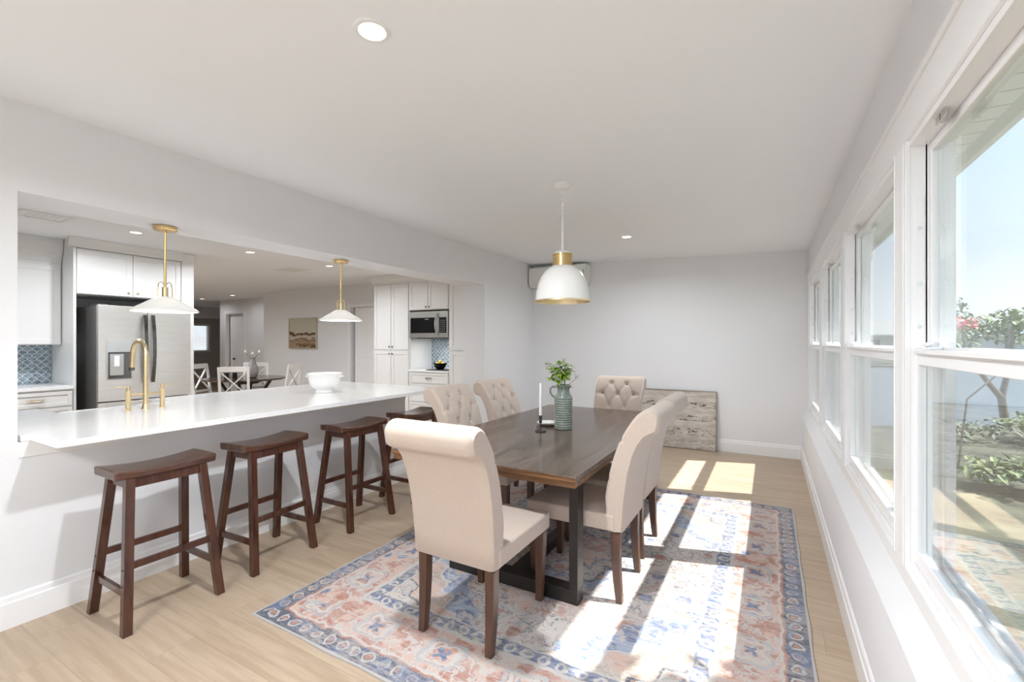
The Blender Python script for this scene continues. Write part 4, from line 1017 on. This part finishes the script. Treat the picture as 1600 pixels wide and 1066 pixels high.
# fridge
t = thing('refrigerator', 'stainless french door refrigerator with water dispenser', 'refrigerator', (-6.37, 2.545, 0))
MB().box(-0.80, -0.055, -0.455, 0.455, 0.02, 1.80).build('body', 'graypanel', t, bevel=0.004)
MB().box(-0.30, -0.06, -0.44, -0.36, 1.8005, 1.825).box(-0.30,-0.06,0.36,0.44,1.8005,1.825).build('hinge_cover', 'darkgrey', t, bevel=0.003)
def fdoor(y0, y1, z0, z1, name='door'):
    d_ = MB(); n = 10; pl_ = []
    for i in range(n+1):
        q = i/n; pl_.append((0.0+0.012*math.sin(PI*q), y0+(y1-y0)*q))
    poly_ = [(-0.05, y0)] + [(x, y) for x, y in pl_] + [(-0.05, y1)]
    d_.prism(poly_, 'z', z0, z1); return d_.build(name, 'steel', t, bevel=0.003)
dl = fdoor(-0.455, -0.004, 0.745, 1.81); drr = fdoor(0.004, 0.455, 0.745, 1.81); dz = fdoor(-0.455, 0.455, 0.04, 0.730, 'freezer_drawer')
for d_, yy in ((dl, -0.035), (drr, 0.045)):
    pts = []
    for i in range(13):
        q = i/12; pts.append((0.022+0.045*math.sin(PI*q), yy+(0.03 if yy < 0 else 0.02)*0, 0.93+0.79*q))
    h_ = MB()
    for a, b2 in zip(pts, pts[1:]): h_.beam(a, b2, 0.034, 0.014, up=(1,0,0))
    h_.build('handle', 'darksteel', d_, bevel=0.003)
pts = [(0.02,-0.40,0.67),(0.06,-0.38,0.67),(0.06,0.38,0.67),(0.02,0.40,0.67)]
MB().tube(pts, 0.012, 12).build('handle', 'darksteel', dz, smooth=True)
ds = MB(); ds.box(0.0055,0.016,-0.385,-0.375,0.98,1.42).box(0.0055,0.016,-0.165,-0.155,0.98,1.42).box(0.0055,0.016,-.375,-.165,1.41,1.42).box(0.0055,0.016,-.375,-.165,0.98,0.99).build('dispenser_frame','steel2',dl)
MB().box(0.008,0.018,-0.375,-0.165,1.29,1.41).build('control_panel', 'steel2', dl)
MB().box(0.008,0.0125,-0.375,-0.165,0.99,1.289).build('dispenser_recess', 'darkgrey', dl)
MB().box(0.0126,0.022,-0.36,-0.235,1.03,1.27).build('paddle', 'steel2', dl, bevel=0.002)
MB().box(0.0221,0.027,-0.325,-0.275,1.13,1.25).build('lever', 'white_plastic', dl, bevel=0.002)

# pantry wall (faces look -Y)
YP = 5.75
t = thing('pantry_cabinet', 'tall white double door pantry cabinet left of microwave', 'cabinet', (-5.62, YP, 0))
MB().box(-0.41, 0.40, 0, 0.58, 0.0, 2.42).build('carcass', 'cab', t)
for (a, b2, z0, z1, kx, kz) in ((-0.40,-0.005,1.275,2.38,-0.035,1.325),(0.005,0.385,1.275,2.38,0.035,1.325),(-0.40,-0.005,0.12,1.255,-0.035,1.205),(0.005,0.385,0.12,1.255,0.035,1.205)):
    d_ = MB(); shaker_y(d_, 0, a, b2, z0, z1, 0.06); o = d_.build('door', 'cab', t, bevel=0.0015); MB().ball((kx,-0.032,kz),0.013).build('knob','darksteel',o,smooth=True)
MB().prism([(0.0,2.40),(-0.010,2.40),(-0.018,2.43),(-0.045,2.48),(-0.06,2.52),(-0.06,2.549),(0.0,2.549)], 'x', -0.46, 0.40).box(-.41,.40,0,.58,2.421,2.549).build('crown_moulding', 'cab', t)
t = thing('over_microwave_cabinet', 'white two door wall cabinet above the microwave', 'cabinet', (-4.82, YP, 0))
MB().box(-0.398, 0.418, 0, 0.58, 1.925, 2.42).build('carcass', 'cab', t)
for (a, b2, kx) in ((-0.39,-0.0,-0.03),(0.01,0.41,0.04)):
    d_ = MB(); shaker_y(d_, 0, a, b2, 1.935, 2.38, 0.055); o = d_.build('door', 'cab', t, bevel=0.0015); MB().ball((kx,-0.032,1.975),0.012).build('knob','darksteel',o,smooth=True)
MB().prism([(0.0,2.40),(-0.010,2.40),(-0.018,2.43),(-0.045,2.48),(-0.06,2.52),(-0.06,2.549),(0.0,2.549)], 'x', -0.398, 0.418).box(-.398,.418,0,.58,2.421,2.549).build('crown_moulding', 'cab', t)
t = thing('microwave', 'stainless over counter microwave with black glass and curved handle', 'microwave', (-4.82, YP+0.02, 1.475))
MB().box(-0.395, 0.405, 0.0, 0.40, 0, 0.425).build('body', 'steel3', t, bevel=0.004)
dm = MB().box(-0.395, 0.235, -0.03, -0.0005, 0.0, 0.425).build('door', 'steel3', t, bevel=0.004)
MB().box(-0.365, 0.155, -0.034, -0.0305, 0.075, 0.325).build('door_glass', 'black', dm)
pc = MB().box(0.2355, 0.405, -0.03, -0.0005, 0.0, 0.425).build('control_panel', 'steel3', t, bevel=0.004)
MB().box(0.2375, 0.375, -0.034, -0.0305, 0.075, 0.325).build('keypad_glass', 'black', pc)
kp = MB()
for i in range(3):
    for j in range(6): kp.box(0.262+i*0.035, 0.284+i*0.035, -0.0352, -0.0342, 0.095+j*0.034, 0.109+j*0.034)
kp.build('key_marks', 'graypanel', pc)
MB().box(-0.06,0.02,-0.0352,-0.0342,0.292,0.304).build('badge', 'steel2', dm)
pts = []
for i in range(11):
    q = i/10; pts.append((0.195, -0.035-0.055*math.sin(PI*q), 0.035+0.355*q))
MB().tube(pts, 0.014, 14).build('handle', 'steel2', dm, smooth=True)
MB().box(-0.30, 0.30, 0.05, 0.35, -0.014, -0.0005).build('filter_grille', 'darkgrey', t)
d = bpy.data.lights.new('added_niche_lamp', 'AREA'); d.size = 0.12; d.energy = 2.0; o = bpy.data.objects.new('added_niche_lamp', d); COL.objects.link(o); o.parent = t; o.location = (0.05, 0.12, -0.018)  # area lamp added to brighten the niche under the microwave
t = thing('drawer_cabinet', 'white drawer base cabinet below the microwave niche', 'cabinet', (-4.82, YP, 0))
MB().box(-0.398, 0.418, 0, 0.58, 0, 0.915).build('carcass', 'cab', t)
for z0, z1 in ((0.735, 0.90), (0.43, 0.72), (0.12, 0.415)):
    d_ = MB(); shaker_y(d_, 0, -0.385, 0.41, z0, z1, 0.035); o = d_.build('drawer', 'cab', t, bevel=0.0015); cup_pull('darksteel', o, (0.02, -0.018, (z0+z1)/2), 'x')
tag(MB().box(-5.218, -4.402, YP-0.03, YP+0.58, 0.916, 0.945).build('side_countertop', 'quartz', bevel=0.002), 'short white worktop in the niche below microwave', 'countertop')
tag(MB().box(-5.218, -4.402, YP+0.565, YP+0.58, 0.946, 1.474).build('tile_backsplash', 'scallop'), 'blue scalloped tile splashback in the microwave niche', 'backsplash')
tag(MB().box(-5.216, -5.206, YP+0.01, YP+0.56, 0.946, 1.46).build('niche_panel', 'cab'), 'plain white side panel lining the niche under microwave', 'panel')
t = thing('pantry_cabinet', 'narrow tall white cabinet right of the microwave', 'cabinet', (-4.0, YP, 0))
MB().box(-0.40, 0.38, 0, 0.58, 0.0, 2.42).build('carcass', 'cab', t)
for (a, b2, z0, z1) in ((-0.37,0.37,1.275,2.38),(-0.37,0.37,0.12,1.255)):
    d_ = MB(); shaker_y(d_, 0, a, b2, z0, z1, 0.06); d_.build('door', 'cab', t, bevel=0.0015)
MB().box(-.40,.38,0,.58,2.421,2.549).build('top_filler', 'cab', t)
tray = MB().box(-0.21,0.21,-0.13,0.13,0,0.014).build('serving_board', 'blackmatte', loc=(-4.66, YP+0.13, 0.945), bevel=0.003); tag(tray, 'dark wooden board under the lemon bowl', 'serving board')
t = thing('fruit_bowl', 'small black bowl holding lemons in the microwave niche', 'bowl', (-4.68, YP+0.13, 0.959))
MB().lathe([(0.045,0),(0.06,0.006),(0.095,0.05),(0.118,0.105),(0.113,0.105),(0.088,0.052),(0.05,0.014),(0.002,0.012)], seg=36).build('bowl_body', 'black', t, smooth=True)
rnd = random.Random(2); lem = None; LP = [(-.058,-.012,.088),(.012,-.058,.088),(.058,.012,.088),(-.012,.058,.088),(0.0,0.0,.126)]
LL = ['leftmost one', 'one in front', 'rightmost one', 'one at the back', 'topmost one']
for i, (x, y, z) in enumerate(LP):
    if lem is None:
        q = MB(); q.ball((0,0,0), 0.026, (1.2,1,1), 14); q.ball((0.030,0,0), 0.006, (1.2,1,1), 8); lem = q.build('lemon', 'lemon', smooth=True); o = lem
    else: o = lem.copy(); COL.objects.link(o)
    o.location = (-4.68+x, YP+0.13+y, 0.959+z); o.rotation_euler = (0, 0, rnd.uniform(0, 6)); tag(o, 'yellow lemon in black bowl, the '+LL[i], 'lemon', 'lemons in the black bowl')

# ------------------------------------------------------------------ breakfast room
t = thing('breakfast_table', 'round dark walnut breakfast table with curved metal legs', 'table', (-8.25, 4.78, 0))
MB().lathe([(0.55,0.722),(0.65,0.730),(0.665,0.745),(0.66,0.760)], seg=64).build('tabletop', 'darktable', t, smooth=True)
for k in range(4):
    a = R(45+k*90); cx_, sx_ = math.cos(a), math.sin(a)
    MB().tube([(0.42*cx_,0.42*sx_,0.72),(0.22*cx_,0.22*sx_,0.40),(0.20*cx_,0.20*sx_,0.22),(0.40*cx_,0.40*sx_,0.02)], 0.026, 10).build('leg', 'blackmatte', t, smooth=True)
MB().lathe([(0.20,0.655),(0.30,0.721)], seg=32).build('hub', 'blackmatte', t, smooth=True)
def xchair():
    t = thing('cross_back_chair', 'x', 'chair', (0,0,0), 0, 'white cross back chairs round breakfast table')
    MB().box(-0.22,0.22,-0.20,0.22,0.44,0.475).build('seat','whitewood',t,bevel=0.008)
    for sx in (-1,1):
        MB().taper((sx*.19,.19,0),(sx*.19,.19,.4395),.034,.034,.042,.042).build('leg','whitewood',t,bevel=.002)
        lg = MB(); lg.taper((sx*.195,-.27,0),(sx*.20,-.215,.4395),.034,.036,.040,.040); lg.build('leg','whitewood',t,bevel=.002)
        MB().taper((sx*.20,-.212,.4755),(sx*.205,-.30,1.005),.040,.034,.036,.026).build('back_post','whitewood',t,bevel=.002)
    MB().beam((-.186,-.293,.965),(.186,-.293,.965),.024,.085).build('top_rail','whitewood',t,bevel=.003)
    MB().beam((-.182,-.220,.52),(.182,-.220,.52),.020,.035).build('lower_rail','whitewood',t,bevel=.002)
    MB().beam((-.178,-.2245,.545),(.178,-.283,.915),.016,.032,up=(0,1,0)).build('cross_slat','whitewood',t,bevel=.002)
    MB().beam((.178,-.2315,.545),(-.178,-.290,.915),.016,.032,up=(0,1,0)).build('cross_slat','whitewood',t,bevel=.002)
    return t
xc = xchair()
for i, (x, y, lb) in enumerate(((-7.50, 4.16, 'white cross back chair nearest the counter, seen from behind'),(-8.82, 5.32, 'white cross back chair on far side of breakfast table'),(-7.60, 5.34, 'white cross back chair right of breakfast table by art wall'),(-9.02, 4.40, 'white cross back chair left of breakfast table beside refrigerator panel'))):
    c_ = xc if i == 0 else copy_tree(xc)
    dx, dy = -8.25-x, 4.78-y; q_ = 0.27/math.hypot(dx, dy); c_.location = (x+dx*q_, y+dy*q_, 0); c_.rotation_euler = (0,0,math.atan2(dy,dx)-PI/2+(R(-18) if i == 2 else 0)); c_['label'] = lb
t = thing('tall_vase', 'grey ribbed vase with white tulips on round breakfast table', 'vase', (-8.11, 4.83, 0.761))
MB().lathe([(0.05,0),(0.075,0.02),(0.095,0.09),(0.088,0.17),(0.055,0.26),(0.040,0.33),(0.045,0.345),(0.038,0.34)], seg=32).build('vase_body','greyceramic',t,smooth=True)
t = thing('tulip_bunch', 'three white tulips in the grey vase', 'flowers', (-8.11, 4.83, 1.08))
for sx, h_ in ((-.13,.13),(0.0,.10),(.12,.13)):
    s3 = MB().tube([(0,0,0),(sx*.4,sx*.2,.06),(sx*.87,sx*.49,h_)], .004, 6).build('stem','stemgreen',t,smooth=True)
    MB().ball((sx*.87,sx*.49,h_+.02),.022,(1,1,1.3)).build('blossom','petal',t,smooth=True)
l3 = MB()
for an in (3.5, 0.3, 2.0): cat_leaf(l3, (0,0,0.0), (math.cos(an),math.sin(an),1.0), .12, .03, .4)
l3.build('leaf','leaf2',t)
t = thing('candle_jar', 'small dark candle jars grouped on breakfast table', 'jar', (-8.30, 4.62, 0.761))
MB().lathe([(.035,0),(.038,.004),(.038,.10),(.03,.10)],seg=20).build('jar_body','blackmatte',t,smooth=True)
j2 = copy_tree(t); j2.location = (-8.38, 4.52, 0.761); j2['label'] = 'dark candle jar left of its twin on breakfast table'; t['label'] = 'dark candle jar closest to the tulip vase'
# landscape art and switch
t = thing('landscape_painting', 'small brown abstract landscape in light frame on kitchen wall', 'painting', (-8.79, 6.333, 1.26))
MB().box(-.445,.445,-.012,.010,.02,.645).build('canvas','canvas_land',t)
M['paleframe'] = simple('pale_oak_frame',(0.52,0.46,0.37),.5,var=.06)
MB().box(-.465,.465,-.022,.015,0,.0195).box(-.465,.465,-.022,.015,.6455,.665).box(-.465,-.4455,-.022,.015,.0195,.6455).box(.4455,.465,-.022,.015,.0195,.6455).build('frame','paleframe',t)
t = thing('light_switch', 'white wall switch plate left of the landscape painting', 'light switch', (-9.92, 6.35, 1.25))
MB().box(-.035,.035,-.006,0,-.058,.058).build('plate','white_plastic',t,bevel=.002)
MB().box(-.012,.012,-.011,-.0065,-.025,.025).build('rocker','white_plastic',t)

# ------------------------------------------------------------------ outdoors
XO = XW
so = struct(MB().box(XO, 0.97, -4, 6.9, 2.50, 2.56), 'roof_soffit', 'soffit')
struct(MB().box(0.97, 1.0, -4, 6.9, 2.42, 2.60), 'roof_fascia', 'fascia')
t = thing('gutter_downspout', 'pale gutter elbow curling down at the corner of the eave', 'gutter', (1.03, 6.80, 2.5))
MB().tube([(0,0,0.02),(0,0,-0.08),(-0.05,0.02,-0.17),(-0.16,0.05,-0.24),(-0.30,0.08,-0.30)], 0.045, 14).build('elbow_pipe', 'fascia', t, smooth=True)
dF = Vector((-0.4932, 0.8699, 0)); dR = Vector((0.8699, 0.4932, 0))
def cp(D, u):   # plan position at distance D along the view axis in picture column u
    return dF*D + dR*(D*(u-800)/711.1)
def quad(name, mat, pts, **k):
    m_ = MB(); z = pts[0][2]; m_.prism([(p[0], p[1]) for p in pts], 'z', z-0.06, z); return m_.build(name, mat, **k)
GZ = -0.25
a, b2 = dF*9.0 + dR*1.0, dF*9.0 + dR*40
quad('ground', 'lawn', [(XW,-12,GZ),(40,-12,GZ),(b2.x,b2.y,GZ),(a.x,a.y,GZ),(XW,a.y,GZ)], kind='structure')
struct(MB().box(XW+.002, 1.05, -6, 9, GZ, GZ+0.03), 'ground_patio', simple('dark_mulch_bed', (0.12,0.11,0.09), 0.9, var=0.5, scale=14))
a2, b3 = dF*120 - dR*30, dF*120 + dR*200
q = quad('lake', 'water', [(a.x-3,a.y-2,GZ-0.12),(b2.x,b2.y,GZ-0.12),(b3.x,b3.y,GZ-0.12),(a2.x,a2.y,GZ-0.12)]); tag(q, 'rippled blue grey lake beyond the garden', 'lake', kind='stuff')
def leaf_cloud(mb, rnd, c, rad, n, size):
    for _ in range(n):
        while True:
            v = Vector((rnd.uniform(-1,1), rnd.uniform(-1,1), rnd.uniform(-1,1)))
            if v.length <= 1 and v.length > 0.3: break
        p = Vector(c) + Vector((v.x*rad[0], v.y*rad[1], v.z*rad[2]))
        cat_leaf(mb, p, (rnd.uniform(-1,1), rnd.uniform(-1,1), rnd.uniform(-.4,1)), size*rnd.uniform(.6,1.3), size*.45, .3)
def shrub(name, label, cat, pos, h_, w_, mat, n=350, size=.14, seed=1, trunk=True, group=None):
    rnd = random.Random(seed); t = thing(name, label, cat, (pos[0], pos[1], GZ), 0, group)
    lf = MB()
    for k in range(5): leaf_cloud(lf, rnd, (rnd.uniform(-.5,.5)*w_, rnd.uniform(-.5,.5)*w_, h_*rnd.uniform(.5,.85)), (w_*.5, w_*.5, h_*.22), n//5, size)
    lf.build('foliage', mat, t)
    if trunk:
        tk = MB()
        for k in range(3):
            a_ = rnd.uniform(0,6.28); tk.tube([(0,0,0),(.12*w_*math.cos(a_),.12*w_*math.sin(a_),h_*.4),(.4*w_*math.cos(a_),.4*w_*math.sin(a_),h_*.72)], [.05*h_/2.5,.035*h_/2.5,.015], 8)
        tk.build('trunk', 'bark', t, smooth=True)
    return t
specs = [('shore_tree','tall thin grey green tree at left edge of nearest upper pane','tree',(34,1472),5.6,1.8,'bush3',320,.55,3),
 ('shore_tree','rounded green tree behind the pink blossom','tree',(46,1512),4.8,4.0,'bush',500,.65,4),
 ('shore_tree','broad leafy tree right of pink blossom','tree',(33,1570),4.0,2.6,'bush2',420,.55,5),
 ('shore_tree','dark green tree by the right edge of window view','tree',(52,1625),3.8,4.0,'bush',420,.6,6),
 ('shore_hedge','low green hedge along the far shore','hedge',(42,1478),2.3,2.4,'bush',500,.8,7),
 ('garden_shrub','low yellow green shrub in front of the lake at right','shrub',(7.4,1650),.45,.9,'bush2',420,.13,8),
 ('garden_shrub','low dull green plants near the shore at left','shrub',(8.0,1470),.30,.9,'bush3',420,.11,9),
 ('garden_shrub','spiky green plant nearest the lower glass','shrub',(5.0,1600),.35,.7,'bush2',300,.13,10)]
for nm, lb, ct, (D, u), h_, w_, mt, n, sz, sd in specs:
    p = cp(D, u); shrub(nm, lb, ct, (p.x, p.y), h_, w_, mt, n, sz, sd, trunk=(h_ > 2))
# plumeria with bare forked trunk, pink blossom cluster
p = cp(8.6, 1573)
t = thing('plumeria_tree', 'bare forked tree trunk in front of the lake', 'tree', (p.x, p.y, GZ))
tk = MB(); tk.tube([(0,0,0),(-.06*.87,-.06*.49,.35),(-.10*.87,-.10*.49,.62)], [.075,.065,.06], 10)
tk.tube([(-.10*.87,-.10*.49,.60),(-.40*.87,-.40*.49,.95),(-.75*.87,-.75*.49,1.45),(-.85*.87,-.85*.49,1.9)], [.055,.045,.035,.025], 10)
tk.tube([(-.10*.87,-.10*.49,.60),(.0,.0,1.0),(.06,.03,1.5),(.1,.1,2.1)], [.055,.045,.04,.025], 10)
tk.build('trunk', 'bark', t, smooth=True)
lf = MB(); rnd = random.Random(12); leaf_cloud(lf, rnd, (-.8,-.42,2.05), (.28,.28,.14), 30, .2); leaf_cloud(lf, rnd, (.15,.1,2.12), (.32,.32,.14), 50, .2); lf.build('foliage', 'bush2', t)
p = cp(6.0, 1497)
t = thing('blossom_branch', 'branch with pink blossom cluster outside nearest upper pane', 'flowers', (p.x, p.y, GZ))
MB().tube([(0,0,0),(.10,.05,.9),(.75,.43,1.50),(.40,.25,1.72),(0,0,1.86)],[.014,.012,.010,.008,.006],8).build('stem','bark',t,smooth=True)
bl = MB(); rnd = random.Random(3)
for _ in range(70): cat_leaf(bl, (rnd.uniform(-.2,.2), rnd.uniform(-.15,.15), 1.88+rnd.uniform(-.07,.08)), (rnd.uniform(-1,1),rnd.uniform(-1,1),rnd.uniform(0,1)), .055,.045,.1)
bl.build('blossoms','pink',t)
lf = MB()
for _ in range(14): an = rnd.uniform(0,6.28); cat_leaf(lf, (0,0,1.80), (math.cos(an),math.sin(an),-.2), .20,.045,.5)
lf.build('foliage','bush2',t)
# tree whose leaves dapple the near end of the rug
def dapple(pos, h_, sd, label):
    rnd = random.Random(sd); t = thing('garden_tree', label, 'tree', (pos[0], pos[1], GZ)); lf = MB()
    leaf_cloud(lf, rnd, (0,0,h_), (1.05,1.0,.40), 420, .18); lf.build('foliage','bush',t)
    MB().tube([(0,0,0),(.05,.03,h_*.5),(0,0,h_)],[.06,.05,.03],8).build('trunk','bark',t,smooth=True)
dapple((2.45, 1.85), 3.45, 21, 'leafy garden tree whose shade dapples the near rug')
# neighbour house
p = cp(64, 1352)
t = thing('neighbour_house', 'low neighbouring house with grey hipped roof seen through second window', 'house', (p.x, p.y, GZ), R(20))
MB().box(-7,7,-4,4,0,2.6).build('wall','stucco',t)
MB().hexa([(-7.7,-4.7,2.6),(7.7,-4.7,2.6),(7.7,4.7,2.6),(-7.7,4.7,2.6),(-3,-.1,4.7),(3,-.1,4.7),(3,.1,4.7),(-3,.1,4.7)]).build('roof','roofgrey',t)
MB().box(-7.75,7.75,-4.78,-4.701,2.45,2.68).build('fascia','fascia',t)
for x in (-5,-1.8,1.6,4.6):
    wd_ = MB().box(x,x+1.5,-4.03,-4.0005,.9,2.1).build('window','vinyl',t); MB().box(x+.08,x+1.42,-4.04,-4.0305,.98,2.02).build('pane','fenceglass',wd_)
p = cp(62, 1640)
t = thing('lake_house', 'distant house with teal roof across the lake', 'house', (p.x, p.y, GZ-.1), R(30))
MB().box(-8,8,-4,4,0,2.6).build('wall','stucco',t)
MB().hexa([(-8.6,-4.6,2.6),(8.6,-4.6,2.6),(8.6,4.6,2.6),(-8.6,4.6,2.6),(-4,-.1,4.6),(4,-.1,4.6),(4,.1,4.6),(-4,.1,4.6)]).build('roof','roofteal',t)
a4, a5, a6, a7 = dF*32 - dR*10, dF*32 + dR*70, dF*75 + dR*110, dF*75 - dR*20
quad('ground_shore', 'lawn', [(a4.x,a4.y,GZ),(a5.x,a5.y,GZ),(a6.x,a6.y,GZ),(a7.x,a7.y,GZ)], kind='structure')
bpy.context.view_layer.update()
